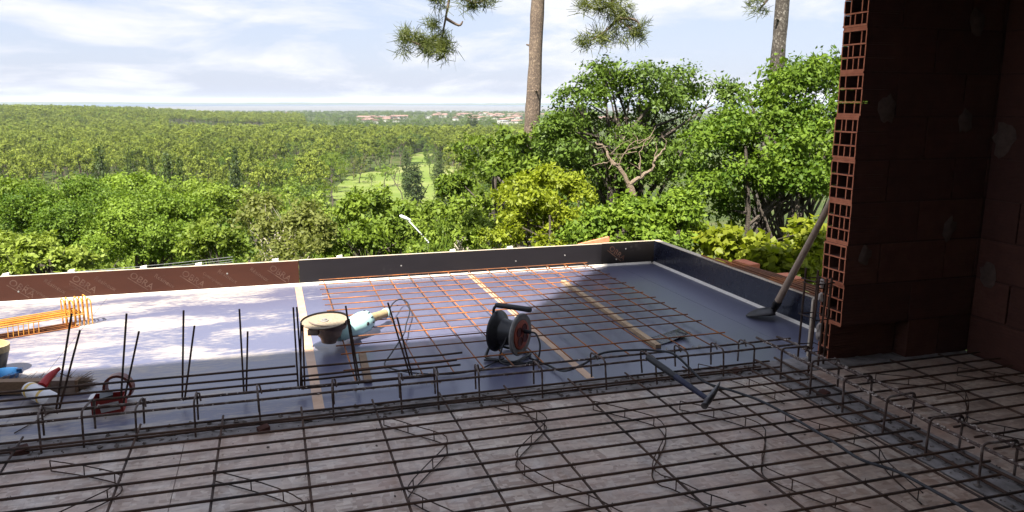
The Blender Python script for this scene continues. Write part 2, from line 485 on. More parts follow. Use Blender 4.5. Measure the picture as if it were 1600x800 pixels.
M['pale_twig'] = simple('pale_twig', (0.42, 0.37, 0.30), (0.28, 0.24, 0.19), 0.9, scale=6)

M['leaf_dark'] = leaf_mat('dark_leaf', (0.024, 0.052, 0.008), (0.135, 0.205, 0.028), 0.5, 0.25, 0.25)
M['leaf_bright'] = leaf_mat('bright_leaf', (0.045, 0.095, 0.008), (0.225, 0.315, 0.034), 0.55, 0.30, 0.2)
M['leaf_mid'] = leaf_mat('mid_leaf', (0.045, 0.088, 0.008), (0.205, 0.275, 0.032), 0.55, 0.26, 0.2)
M['leaf_light'] = leaf_mat('light_leaf', (0.095, 0.145, 0.014), (0.260, 0.320, 0.050), 0.55, 0.30, 0.2)
M['leaf_yellow'] = leaf_mat('yellow_leaf', (0.125, 0.17, 0.010), (0.36, 0.40, 0.035), 0.5, 0.42, 0.25)
M['leaf_vine'] = leaf_mat('vine_leaf', (0.14, 0.18, 0.010), (0.32, 0.34, 0.035), 0.5, 0.45, 0.25)
M['leaf_pale'] = leaf_mat('pale_leaf', (0.095, 0.115, 0.022), (0.230, 0.245, 0.065), 0.55, 0.38, 0.2)
M['leaf_pine'] = leaf_mat('pine_leaf', (0.068, 0.100, 0.012), (0.245, 0.285, 0.040), 0.6, 0.16, 0.15)
M['leaf_poplar'] = leaf_mat('poplar_leaf', (0.028, 0.050, 0.012), (0.095, 0.130, 0.034), 0.55, 0.25, 0.2)
M['needle'] = leaf_mat('pine_needle', (0.035, 0.050, 0.010), (0.15, 0.17, 0.035), 0.5, 0.25, 0.3)

def ground_mat():
    m, nt, b, o = material('hillside_ground')
    n = noise(nt, 0.05, 8, 0.65); n2 = noise(nt, 1.5, 6, 0.7)
    c = ramp(nt, n, [(0.35, (0.035, 0.055, 0.014)), (0.55, (0.065, 0.085, 0.022)), (0.75, (0.13, 0.115, 0.06))])
    c = mixcol(nt, ramp(nt, n2, [(0.4, (0, 0, 0)), (0.7, (0.6, 0.6, 0.6))]), c, (0.03, 0.04, 0.012))
    nt.links.new(c, b.inputs['Base Color']); b.inputs['Roughness'].default_value = 1.0
    b.inputs['Specular IOR Level'].default_value = 0.1
    return m
M['ground'] = ground_mat()
def lawn_mat():
    m, nt, b, o = material('mown_grass')
    n = noise(nt, 0.03, 5, 0.6); n2 = noise(nt, 0.4, 4, 0.6)
    c = ramp(nt, n, [(0.38, (0.10, 0.15, 0.025)), (0.52, (0.15, 0.19, 0.045)), (0.66, (0.24, 0.24, 0.10))])
    c = mixcol(nt, mth(nt, 'MULTIPLY', n2, 0.3), c, (0.10, 0.14, 0.03))
    nt.links.new(c, b.inputs['Base Color']); b.inputs['Roughness'].default_value = 1.0
    b.inputs['Specular IOR Level'].default_value = 0.1
    return m
M['lawn'] = lawn_mat()
def sea_mat():
    m, nt, b, o = material('bay_water')
    n = noise(nt, 0.0012, 4, 0.6, stretch=(1, 5, 1), rot=(0, 0, R(17)))
    nt.links.new(ramp(nt, n, [(0.4, (0.035, 0.065, 0.11)), (0.62, (0.06, 0.09, 0.135))]), b.inputs['Base Color'])
    b.inputs['Roughness'].default_value = 0.7; b.inputs['Specular IOR Level'].default_value = 0.15
    return m
M['sea'] = sea_mat()
def mud_mat():
    m, nt, b, o = material('tidal_mud')
    n = noise(nt, 0.0015, 6, 0.65, stretch=(1, 4, 1), rot=(0, 0, R(17)))
    nt.links.new(ramp(nt, n, [(0.38, (0.085, 0.095, 0.105)), (0.5, (0.115, 0.115, 0.115)), (0.66, (0.15, 0.145, 0.14))]), b.inputs['Base Color'])
    b.inputs['Roughness'].default_value = 0.8
    return m
M['mud'] = mud_mat()
M['far_wood'] = simple('far_wooded_shore', (0.05, 0.075, 0.03), (0.03, 0.05, 0.02), 1.0, scale=0.004)

# ------------------------------------------------------------------ the house: floors, walls, slab
def panels(root_name, label, part, rects, mat, z0, z1):
    o = empty(root_name, (0, 0, 0), label); o['kind'] = 'structure'
    for x0, x1, y0, y1 in rects:
        MB().box(x0, x1, y0, y1, z0, z1).build(part, mat, o)
    return o
seams = [-4.38, -2.86, -1.34, 0.18, 1.74, 3.25, 3.66]
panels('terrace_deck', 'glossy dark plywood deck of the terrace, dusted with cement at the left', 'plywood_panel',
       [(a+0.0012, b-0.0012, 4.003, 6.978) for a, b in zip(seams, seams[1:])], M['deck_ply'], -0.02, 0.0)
rects = []
for r, (y1, y0) in enumerate(((3.777, 2.53), (2.527, 1.28), (1.277, 0.03), (0.027, -1.22), (-1.223, -2.6))):
    x = -4.0 + (0.0 if r % 2 else 1.1)
    xs = [-4.0] + [v for v in (x, x+2.44, x+4.88) if -3.9 < v < 2.6] + [2.757]
    for a, b in zip(xs, xs[1:]): rects.append((a+0.0015, b-0.0015, y0, y1))
for y1, y0 in ((3.777, 2.53), (2.527, 1.28), (1.277, 0.03), (0.027, -2.6)):
    rects.append((3.043, 4.275, y0, y1))
panels('strand_board_floor', 'dusty strand board floor of the room under the steel mesh', 'strand_board', rects, M['osb'], -0.02, 0.0)

def rough_strip(name, x0, x1, y0, y1, label, nx, ny, seed):
    g = random.Random(seed); m = MB(); dx = (x1-x0)/nx; dy = (y1-y0)/ny
    for j in range(ny+1):
        for i in range(nx+1):
            e = 0 < i < nx and 0 < j < ny
            m.v.append((x0+dx*i, y0+dy*j, 0.004 + (g.random()*0.012 if e else 0)))
    for j in range(ny):
        for i in range(nx):
            p = j*(nx+1)+i; m.f.append((p, p+1, p+nx+2, p+nx+1))
    tag(m.build(name, M['mortar'], smooth=True), label, kind='structure')
rough_strip('wall_head_strip', -4.0, 4.27, 3.779, 4.001, 'pale mortar strip on the wall head between floor and terrace', 240, 8, 1)
rough_strip('cross_wall_strip', 2.759, 3.041, -2.6, 3.778, 'pale mortar strip of the cross wall under the second beam cage', 10, 190, 2)

def struct_box(name, label, x0, x1, y0, y1, z0, z1, mat):
    tag(MB().box(x0, x1, y0, y1, z0, z1).build(name, mat), label, kind='structure')
struct_box('lower_wall', 'concrete storey wall below the terrace', -4.3, 4.4, -2.6, 6.9, -3.4, -0.03, M['concrete'])
struct_box('shadow_roof_slab', 'unseen roof edge slab, set high to shade the terrace and let sky in', -7.0, 4.6, -3.0, 1.04, 8.00, 8.20, M['concrete'])  # roof edge inferred from the shadow line, raised to admit more sky light
struct_box('ceiling', 'low concrete slab over the dark right hand bay', 2.76, 4.6, -3.0, 4.0, 2.555, 2.75, M['concrete'])
struct_box('sky_block_beam', 'unseen beam added to keep sky light out of the right bay', 2.70, 2.758, -3.0, 3.9, 2.30, 2.75, M['concrete'])  # added out of view to limit the sky reaching the brick walls
struct_box('light_block_wall', 'unseen wall segment added to block light from the left bay', 2.77, 3.03, -2.6, 1.85, 0.02, 2.55, M['concrete'])  # added out of view to keep the right bay dark
struct_box('back_wall', 'unseen wall behind the viewer', -7.0, 4.6, -2.9, -2.62, 0, 7.995, M['concrete'])
struct_box('side_wall', 'unseen low left wall, height set to hold sky light off the bricks', -5.2, -5.005, -2.6, 3.9, 0.02, 2.5, M['concrete'])  # out of view; stops low sky light, open to the sky above
struct_box('shade_block', 'unseen block overhead, added to shade the right side of the terrace', -2.09, 4.6, 0.70, 1.02, 8.205, 12.3, M['concrete'])  # added block whose corner and top shape the slanting deck shadow

# ---- hollow brick walls, brick by brick
def hollow_brick(L, seed, broken=True, y0=0.0, y1=0.2, cols=4):
    g = random.Random(seed); m = MB(); H = 0.24; D = min(0.22, L-0.02); w = 0.0085
    zs = [0.006, 0.079+g.uniform(-.003, .003), 0.156+g.uniform(-.003, .003), 0.234]
    for z, t in zip(zs, (0.012, w, w, 0.012)): m.box(g.uniform(0, 0.004), D, y0, y1, z-t/2, z+t/2)
    for k in range(cols+1):
        y = y0+w/2 + (y1-y0-w)*k/cols + (0 if k in (0, cols) else g.uniform(-.003, .003))
        for a, b in zip(zs, zs[1:]):
            if broken and k == 2 and g.random() < 0.55: continue
            s = g.uniform(0, 0.012) if k not in (0, cols) else g.uniform(0, 0.004)
            m.box(s, D-0.001, y-w/2, y+w/2, a+0.0062, b-0.0062)
    m.box(D, L, y0, y1, 0, H)
    me = m.mesh('brick', [M['brick'], M['brick_broken']])
    for p in me.polygons:                      # broken clay end, painted paler for the direct light it catches
        if p.normal.x < -0.8 and p.center.x < 0.02: p.material_index = 1
    return me
HB = {L: [hollow_brick(L, 300+int(L*10)+i) for i in range(3)] for L in (0.5, 0.245)}
SOLID = {L: MB().box(0, L, 0, 0.2, 0, 0.24).mesh('brick', M['brick']) for L in (0.49, 0.24)}
SOLIDY = {L: MB().box(0, 0.2, 0, L, 0, 0.24).mesh('brick', M['brick']) for L in (0.49, 0.24)}
M['bed'] = simple('bed_joint', (0.075, 0.027, 0.018), (0.05, 0.018, 0.012), 0.95, scale=30, bmp=0.5)
wallA = empty('brick_wall', (3.28, 3.9, 0), 'dark hollow brick wall with its open celled broken end beside the opening', 'wall')
wallB = empty('brick_wall', (4.38, 1.0, 0), 'unlit brick wall running toward the viewer at the far right edge', 'wall')
jg = random.Random(12)
for k in range(10):
    z = 0.0105+0.2525*k; x = 3.28+jg.uniform(-0.006, 0.006); yj = 3.80+jg.uniform(-0.002, 0.002)
    if k == 0:
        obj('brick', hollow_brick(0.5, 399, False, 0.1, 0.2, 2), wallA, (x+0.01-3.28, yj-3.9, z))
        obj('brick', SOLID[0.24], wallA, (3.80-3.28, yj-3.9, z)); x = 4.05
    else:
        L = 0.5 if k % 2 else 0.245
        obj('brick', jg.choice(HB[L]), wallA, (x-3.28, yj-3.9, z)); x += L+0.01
    while x < 4.45:
        L = 0.49 if x+0.49 < 4.5 else 0.24
        obj('brick', SOLID[L], wallA, (x-3.28, yj-3.9 + jg.uniform(-0.003, 0.003), z)); x += L+0.01
    m = MB(); n = 10
    if k > 0: m.box(3.285, 4.48, 3.804, 3.996, z-0.0122, z-0.0003)
    if k > 0:
        jo = m.mesh('mortar_joint', [M['bed'], M['brick_broken']], (3.28, 3.9, 0))
        for p in jo.polygons:
            if p.normal.x < -0.8: p.material_index = 1  # joint ends painted as light as the brick end
        obj('mortar_joint', jo, wallA)
    y = 3.79; i = 0
    while y > -0.4:
        L = 0.49 if not (i == 0 and k % 2) else 0.24
        y -= L+0.01; i += 1
        obj('brick', SOLIDY[L], wallB, (4.28-4.38 + jg.uniform(-0.003, 0.003), y-1.0, z))
    MB().box(4.285, 4.475, -0.9, 3.785, z-0.0122, z-0.0003).build('mortar_joint', M['bed'], wallB, (4.38, 1.0, 0))

def blob_patch(parent, org, c, normal, r, seed, mat=None):
    g = random.Random(seed); n = 14; m = MB(); N = Vector(normal)
    u = N.cross(Vector((0, 0, 1))); v = Vector((0, 0, 1)); c = Vector(c)
    rr = [r*(0.75+0.5*g.random()) for _ in range(n)]
    m.v.append(tuple(c+N*0.016))
    for f, h in ((0.6, 0.013), (1.0, 0.001)):
        for i in range(n):
            a = 2*math.pi*i/n
            m.v.append(tuple(c+(u*math.cos(a)*0.8+v*math.sin(a)*1.15)*rr[i]*f+N*h))
    for i in range(n):
        j = (i+1) % n
        m.f += [(0, 1+i, 1+j), (1+i, 1+n+i, 1+n+j, 1+j)]
    m.build('mortar_patch', mat or M['shaded_patch'], parent, org, smooth=True)
for i, (x, z, r) in enumerate(((3.47, 1.558, 0.075), (4.061, 1.489, 0.065), (3.407, 0.689, 0.055), (4.031, 0.83, 0.065), (4.063, 2.071, 0.07))):
    blob_patch(wallA, (3.28, 3.9, 0), (x, 3.796, z), (0, -1, 0), r, 500+i)
for i, (y, z, r) in enumerate(((3.70, 1.39, 0.09), (3.70, 0.533, 0.07))):
    blob_patch(wallB, (4.38, 1.0, 0), (4.276, y, z), (-1, 0, 0), r, 520+i)
for i, (y, z) in enumerate(((3.985, 0.49), (3.985, 0.40), (3.98, 0.20), (3.975, 0.15))):
    blob_patch(wallA, (3.28, 3.9, 0), (3.272, y, z), (-1, 0, 0), 0.03, 540+i, M['mortar_patch'])

# ---- formwork round the terrace
fw = empty('formwork_rim', (0, 6.98, 0), 'low dark plywood formwork boards standing round the terrace', 'formwork')
FO = (0, 6.98, 0)
def board(x0, x1, mat, h, label):
    o = MB().box(x0, x1, 6.98, 7.0, -0.12, h).build('board', mat, fw, FO)
    o['label'] = label
    c = MB().box(x0, x1, 6.981, 6.999, h+0.0002, h+0.004).build('raw_edge', M['raw_ply'], o, FO)
    return o
b1 = board(-4.4, 0.194, M['board_brown'], 0.218, 'long sunlit brown board with faint diagonal print')
b2 = board(0.198, 3.091, M['board_blue'], 0.222, 'scuffed dark board')
b3 = board(3.095, 3.662, M['board_dark'], 0.226, 'short black corner board')
b4 = MB().box(3.664, 3.684, 4.004, 7.0, -0.12, 0.226).build('board', M['board_right'], fw, FO); b4['label'] = 'scuffed board along the right side'
MB().box(3.665, 3.722, 4.005, 6.999, 0.2262, 0.231).build('raw_edge', M['raw_ply'], b4, FO)
MB().prism([(6.979, 0.0005), (6.979, 0.018), (6.952, 0.0005)], -4.4, 3.63, 'x').build('chamfer_strip', M['chamfer'], fw, FO)
MB().prism([(3.663, 0.0005), (3.663, 0.018), (3.640, 0.0005)], 4.0, 6.975, 'y').build('chamfer_strip', M['chamfer'], fw, FO)
def board_print(parent, txt, x, z, size, th=-38, bar=False, y=6.9795):
    cu = bpy.data.curves.new('print', 'FONT'); cu.body = txt; cu.size = size; cu.extrude = 0.0003; cu.resolution_u = 2
    cu.materials.append(M['print_ink'])
    to = bpy.data.objects.new('print', cu); C.objects.link(to)
    me = bpy.data.meshes.new_from_object(to.evaluated_get(bpy.context.evaluated_depsgraph_get()))
    bpy.data.objects.remove(to); me.name = 'print'
    o = bpy.data.objects.new('print', me); C.objects.link(o); o.parent = parent
    t = R(th); X = Vector((math.cos(t), 0, math.sin(t))); Y = Vector((-math.sin(t), 0, math.cos(t))); Z = Vector((0, -1, 0))
    mw = Matrix(((X.x, Y.x, Z.x, x), (X.y, Y.y, Z.y, y-6.98), (X.z, Y.z, Z.z, z), (0, 0, 0, 1)))
    o.matrix_local = mw
    if bar:
        m = MB(); c = Vector((x, y-6.98, z)) + X*size*1.2 - Y*size*0.16
        m.obox(c, X*size*1.2, Y*size*0.045, Z*0.0003).build('print', M['print_ink'], parent)
for txt, x, z, s, bar in (('Contreplaqué', -1.93, 0.130, 0.034, 0), ('Résineux', -1.80, 0.160, 0.050, 0), ('OBRA', -1.60, 0.165, 0.078, 1), ('Contreplaqué', -1.62, 0.128, 0.034, 0), ('Résineux', -1.43, 0.158, 0.050, 0),
                          ('OBRA', -1.17, 0.163, 0.078, 1), ('Résineux', -0.98, 0.150, 0.050, 0), ('OBRA', -0.77, 0.155, 0.078, 1), ('Contreplaqué', -0.60, 0.150, 0.034, 0), ('Résineux', -0.48, 0.160, 0.050, 0),
                          ('Résineux', -0.22, 0.160, 0.050, 0), ('OBRA', -0.06, 0.160, 0.078, 1), ('OBRA', -2.05, 0.160, 0.078, 1), ('OBRA', -2.5, 0.160, 0.078, 1)):
    board_print(b1, txt, x, z, s, bar=bool(bar))
board_print(b3, 'OBRA', 3.16, 0.165, 0.078, bar=True)
# nail heads on the boards
for x, z, p in ((3.35, 0.16, b3), (3.25, 0.06, b3), (2.7, 0.13, b2), (2.2, 0.10, b2), (1.1, 0.12, b2), (-0.4, 0.14, b1), (-1.98, 0.09, b1)):
    MB().lathe([(0, 0.008), (0.003, 0.006)], (x, 6.98, z), (0, -1, 0), 8).build('nail_head', M['grey_rim'], p, FO)

# posts holding the boards from outside: only their pale tops show
for i, x in enumerate((-2.07, -1.6, -1.06, -0.63, 0.0, 0.55, 1.59, 2.15)):
    m = MB(); m.obox((0, 0, -0.35), (0.034, 0, 0), (0, 0.022, 0), (0, 0, 0.565)); m.obox((0.003, 0.0, 0.224), (0.024, 0.0, 0.004), (0, 0.018, 0), (0, 0, 0.012))
    o = m.build('support_post', M['polystyrene'], loc=(x, 7.03, 0))
    tag(o, ['pale post top at the far left end of the brown board', 'second pale post top along the brown board', 'pale post top left of the middle of the brown board', 'pale post top right of the middle of the brown board', 'pale post top just left of the board joint', 'pale post top behind the dark board right of the joint', 'pale post top at the middle of the dark board', 'pale post top below the yellow shrub'][i], 'post', 'posts behind the formwork')
m = MB(); m.obox((0, 0, 0), (0.16, 0, 0.03), (0, 0.02, 0), (0, 0, 0.04))
tag(m.build('terracotta_shard', M['brick_broken'], loc=(3.02, 7.03, 0.215)), 'orange terracotta piece on the back board near the corner', 'brick')

# bundle of rusty bars and bricks outside the right hand board
lg = empty('bearer_plank', (3.93, 5.3, 0.15), 'timber bearer carrying bricks outside the right board', 'plank')
MB().box(3.725, 3.93, 4.1, 6.6, 0.10, 0.15).build('plank', M['brown_wood'], lg, (3.93, 5.3, 0.15))
TB = MB().box(0.02, 0.13, 0, 0.22, 0, 0.24).mesh('brick', M['brick_broken'])
for i, (x, y, r) in enumerate(((4.0, 5.72, 0.1), (4.01, 5.15, -0.05), (4.0, 4.70, 0.08))):
    o = obj('terracotta_brick', TB, None, (x-0.18, y-0.12, 0.151), r*0.4)
    o.scale.z = 0.40
    tag(o, ['farthest terracotta brick behind the rusty bar bundle', 'middle terracotta brick behind the rusty bar bundle', 'terracotta brick nearest the broken wall end behind the bar bundle'][i], 'brick', 'bricks outside the right board')
bb = empty('bar_bundle', (3.78, 5.2, 0.24), 'bundle of rusty reinforcing bars lying along the right formwork edge', 'steel bars')
for i in range(9):
    x = 3.70+0.017*i; z = 0.243+0.012*(i % 2)
    y1 = 6.1-0.16*(i % 4)-0.04*i
    MB().tube([(x-0.02, y1, z), (x, 5.2, z-0.002), (x+0.012*(i-3), 4.05, z)], 0.0065, 6).build('bar', M['steel_rust'], bb, (3.78, 5.2, 0.24), smooth=True)

# wooden strips and tape on the deck
for i, (x0, x1, y0, y1, lab) in enumerate(((0.152, 0.208, 4.006, 6.94, 'long tan tape strip over the deck joint left of the grinder'), (1.712, 1.764, 4.04, 6.94, 'long tan tape strip over the deck joint by the cable reel'))):
    tag(MB().box(x0, x1, y0, y1, 0.0003, 0.0018).build('tape_strip', M['tape'], org=(x0, y0, 0), loc=(x0, y0, 0)), lab, 'tape', 'tape over deck joints')
def batten(p, q, w, h, label, mat=M['pine_wood']):
    p, q = Vector(p), Vector(q); d = q-p; u = d.normalized(); s = Vector((-u.y, u.x, 0)); c = (p+q)/2
    tag(MB().obox((0, 0, 0), d/2, s*w/2, Vector((0, 0, h/2))).build('timber_batten', mat, loc=(c.x, c.y, c.z+h/2)), label, 'batten')
batten((2.461, 6.40, 0.001), (2.39, 4.44, 0.001), 0.040, 0.026, 'long pale timber batten lying under the right side of the steel mesh')
batten((0.50, 4.86, 0.001), (0.475, 4.335, 0.001), 0.045, 0.022, 'short timber batten poking out below the grinder', M['brown_wood'])
# thin curled plate
m = MB(); n = 10
for j in range(2):
    for i in range(n+1):
        t = i/n; p0 = Vector((2.36, 4.47+0.16*j, 0)); p1 = Vector((2.72, 4.60+0.16*j, 0)); p = p0+(p1-p0)*t
        m.v.append((p.x, p.y, 0.004+0.035*t*t*(1-0.5*j)))
for i in range(n): m.f.append((i, i+1, n+2+i, n+1+i))
o = m.build('ply_offcut', M['board_right'], org=(2.5, 4.6, 0), loc=(2.5, 4.6, 0)); sm = o.modifiers.new('s', 'SOLIDIFY'); sm.thickness = 0.004
tag(o, 'thin curled dark plywood offcut at the near end of the long batten', 'offcut')

# ------------------------------------------------------------------ the land
def gz(x, y):
    """ground height: house platform, hillside falling away to the plain, a wooded ridge on the left, the bay beyond"""
    d = math.hypot(x, y)
    if y < 9: z = -3.0
    else: z = -3.0 - 27.0*(1-math.exp(-(y-9)/85.0))
    az = math.degrees(math.atan2(x, y))
    k = max(0.0, min(1.0, (4.0-az)/20.0)); k = k*k*(3-2*k)
    z += 13.0*k*math.exp(-((d-1150)/420.0)**2)
    z -= 8.0*max(0.0, min(1.0, (d-600)/2000.0))
    z -= 7.0*max(0.0, min(1.0, (d-2850)/700.0))
    return z

def grid_polar(name, mat, r0, r1, nr, a0, a1, na, zf, kind='structure', label=None, power=2.4):
    m = MB()
    full = abs((a1-a0)-360) < 1e-6
    cols = na if full else na+1
    for i in range(nr+1):
        r = r0+(r1-r0)*(i/nr)**power
        for j in range(cols):
            a = R(a0+(a1-a0)*j/na)
            x, y = r*math.sin(a), r*math.cos(a)
            m.v.append((x, y, zf(x, y)))
    for i in range(nr):
        for j in range(na):
            p = i*cols+j; q = i*cols+(j+1) % cols
            m.f.append((p, q, q+cols, p+cols))
    o = m.build(name, mat, smooth=True)
    return tag(o, label, None, None, kind)

grid_polar('hillside_ground', M['ground'], 0.4, 3700, 64, 0, 360, 96, gz, label='green wooded ground falling from the house to the plain')
grid_polar('mudflat', M['mud'], 2500, 8200, 14, -60, 70, 60, lambda x, y: -41.2 - max(0, (math.hypot(x, y)-6500-900*math.sin(x*0.0011))/900.0)*2, label='grey tidal mudflat at the edge of the bay', power=1)
grid_polar('bay_water', M['sea'], 2400, 20000, 14, 0, 360, 96, lambda x, y: -42.0, label='pale blue bay below the horizon')

def far_shore():
    m = MB(); r = random.Random(5); n = 130
    for i in range(n+1):
        a = R(-45 + 95*i/n); d = 9300
        h = 15 + 5*math.sin(i*0.31) + r.random()*5
        for dd, hh in ((0, 0), (120, h), (900, h*1.05), (1100, 0)):
            m.v.append(((d+dd)*math.sin(a), (d+dd)*math.cos(a), -42.5+hh))
    for i in range(n):
        for k in range(3):
            p = i*4+k; m.f.append((p, p+4, p+5, p+1))
    tag(m.build('far_shore', M['far_wood']), 'thin dark line of wooded shore across the bay', kind='structure')
far_shore()

LAWN = [(17.9, 255.1), (20.4, 276.8), (31.3, 332.3), (47.0, 360.1), (66.1, 385.3), (83.2, 470.5), (93.8, 493.4), (96, 470), (85.0, 436.1), (76, 395), (84, 375.6), (94.9, 343.1), (80.1, 296.7), (60.9, 255.2), (45.4, 222.4), (33.4, 214.0), (20.1, 215.7)]
def in_poly(x, y, P):
    c = False; j = len(P)-1
    for i in range(len(P)):
        xi, yi = P[i]; xj, yj = P[j]
        if (yi > y) != (yj > y) and x < (xj-xi)*(y-yi)/(yj-yi)+xi: c = not c
        j = i
    return c
def lawn_sheet():
    bm = bmesh.new()
    vs = [bm.verts.new((x, y, 0)) for x, y in LAWN]
    bm.faces.new(vs)
    for k in range(26):
        bmesh.ops.bisect_plane(bm, geom=bm.verts[:]+bm.edges[:]+bm.faces[:], plane_co=(0, 220+k*11, 0), plane_no=(0, 1, 0))
    bmesh.ops.triangulate(bm, faces=bm.faces[:])
    for v in bm.verts: v.co.z = gz(v.co.x, v.co.y)+0.18
    me = bpy.data.meshes.new('lawn'); bm.to_mesh(me); bm.free(); me.materials.append(M['lawn'])
    tag(obj('lawn', me), 'mown golf lawn opening among the trees', kind='structure')
lawn_sheet()

# ------------------------------------------------------------------ foliage
def crown_mesh(name, mat, blobs, n, leaf, seed, per=26, clump=None, wid=0.55, up=0.45, shell=0.55, droop=0.0, sprig=0.12, rnd=0.55, lump=6):
    """n leaf faces gathered in small clumps spread through ellipsoids"""
    g = np.random.default_rng(seed)
    if lump:                     # break each lobe into smaller tufts with gaps between them
        out = []
        for (x, y, z, rx, ry, rz) in blobs:
            for k in range(lump):
                v = g.normal(size=3); v[2] += 0.35; v /= np.linalg.norm(v)
                f = 0.34+0.22*g.random(); q = 0.55+0.45*g.random()
                out.append((x+v[0]*rx*q, y+v[1]*ry*q, z+v[2]*rz*q, rx*f, ry*f, rz*f*0.9))
        blobs = out
    B = np.array(blobs, float)
    wgt = (B[:, 3]*B[:, 4]*B[:, 5])**(2/3.0); wgt /= wgt.sum()
    nc = max(8, n//per)
    bi = g.choice(len(B), nc, p=wgt)
    d = g.normal(size=(nc, 3)); d /= np.linalg.norm(d, axis=1)[:, None]
    rad = shell + (1.04-shell)*g.random(nc)**0.6
    cc = B[bi, :3] + d*B[bi, 3:]*rad[:, None]
    size = clump*0.62 if clump and lump else clump if clump else 0.16*float(np.mean(B[:, 3:]))
    csz = size*(0.6+0.8*g.random(nc))
    spr = g.random(nc) < sprig
    rad = np.where(spr, 1.02+0.34*g.random(nc)**1.4, rad)
    cc = B[bi, :3] + d*B[bi, 3:]*rad[:, None]
    csz = np.where(spr, csz*0.6, csz)
    ct = g.random(nc)
    li = np.repeat(np.arange(nc), per)
    k = len(li)
    p = cc[li] + g.normal(size=(k, 3))*csz[li][:, None]*np.array([1, 1, 0.75])
    nrm = g.normal(size=(k, 3))*rnd + d[li]*0.6 + np.array([0, 0, up])
    nrm /= np.linalg.norm(nrm, axis=1)[:, None]
    a = np.cross(nrm, g.normal(size=(k, 3))); a /= np.linalg.norm(a, axis=1)[:, None]+1e-9
    a[:, 2] -= droop; a /= np.linalg.norm(a, axis=1)[:, None]
    b = np.cross(nrm, a); b /= np.linalg.norm(b, axis=1)[:, None]+1e-9
    L = leaf*(0.45+1.0*g.random(k))[:, None]
    mid = p + a*L*0.45 - nrm*L*0.10
    V = np.empty((k, 4, 3))
    V[:, 0] = p; V[:, 1] = mid + b*L*wid*0.5; V[:, 2] = p + a*L; V[:, 3] = mid - b*L*wid*0.5
    tint = np.clip(0.7*ct[li] + 0.3*g.random(k), 0, 1)
    return quads_mesh(name, mat, V, tint)

def quads_mesh(name, mat, V, tint):
    k = len(V)
    me = bpy.data.meshes.new(name)
    me.vertices.add(k*4); me.loops.add(k*4); me.polygons.add(k)
    me.vertices.foreach_set('co', V.reshape(-1).astype(np.float32))
    me.loops.foreach_set('vertex_index', np.arange(k*4, dtype=np.int32))
    me.polygons.foreach_set('loop_start', np.arange(0, k*4, 4, dtype=np.int32))
    me.update(calc_edges=True)
    at = me.attributes.new('tint', 'FLOAT', 'FACE')
    at.data.foreach_set('value', tint.astype(np.float32))
    me.materials.append(mat)
    return me

def trunk_mesh(name, mat, base, blobs, r, seed, stems=1, spread=0.25, limbs=7, n=7, lim=None):
    g = random.Random(seed); m = MB()
    B = blobs if lim is None else blobs[:lim]
    cx = sum(b[0] for b in B)/len(B); cy = sum(b[1] for b in B)/len(B); cz = sum(b[2] for b in B)/len(B)
    for s in range(stems):
        bx = base[0] + (g.random()-0.5)*spread*2; by = base[1] + (g.random()-0.5)*spread*2
        tx = cx + (g.random()-0.5)*spread*3; ty = cy + (g.random()-0.5)*spread*3; H = cz-base[2]
        P = [Vector((bx, by, base[2]-0.4))]
        for i in range(1, 6):
            t = i/5
            P.append(Vector((bx+(tx-bx)*t + (g.random()-0.5)*0.05*H, by+(ty-by)*t + (g.random()-0.5)*0.05*H, base[2]+H*t)))
        m.tube(smooth_path(P, 2), [r*(1-0.7*i/10) for i in range(11)], n)
        for q in range(limbs):
            b = B[g.randrange(len(B))]
            t0 = 0.45+0.5*g.random(); i0 = min(4, int(t0*5)); st = P[i0]+(P[i0+1]-P[i0])*(t0*5-i0)
            e = Vector((b[0]+(g.random()-0.5)*b[3], b[1]+(g.random()-0.5)*b[4], b[2]+(g.random()-0.3)*b[5]))
            md = (st+e)/2 + Vector(((g.random()-0.5), (g.random()-0.5), (g.random()-0.2)))*(e-st).length*0.2
            m.tube(smooth_path([st, md, e], 3), [r*0.42*(1-0.85*i/6) for i in range(7)], 5)
    return m.mesh(name, mat, smooth=True)

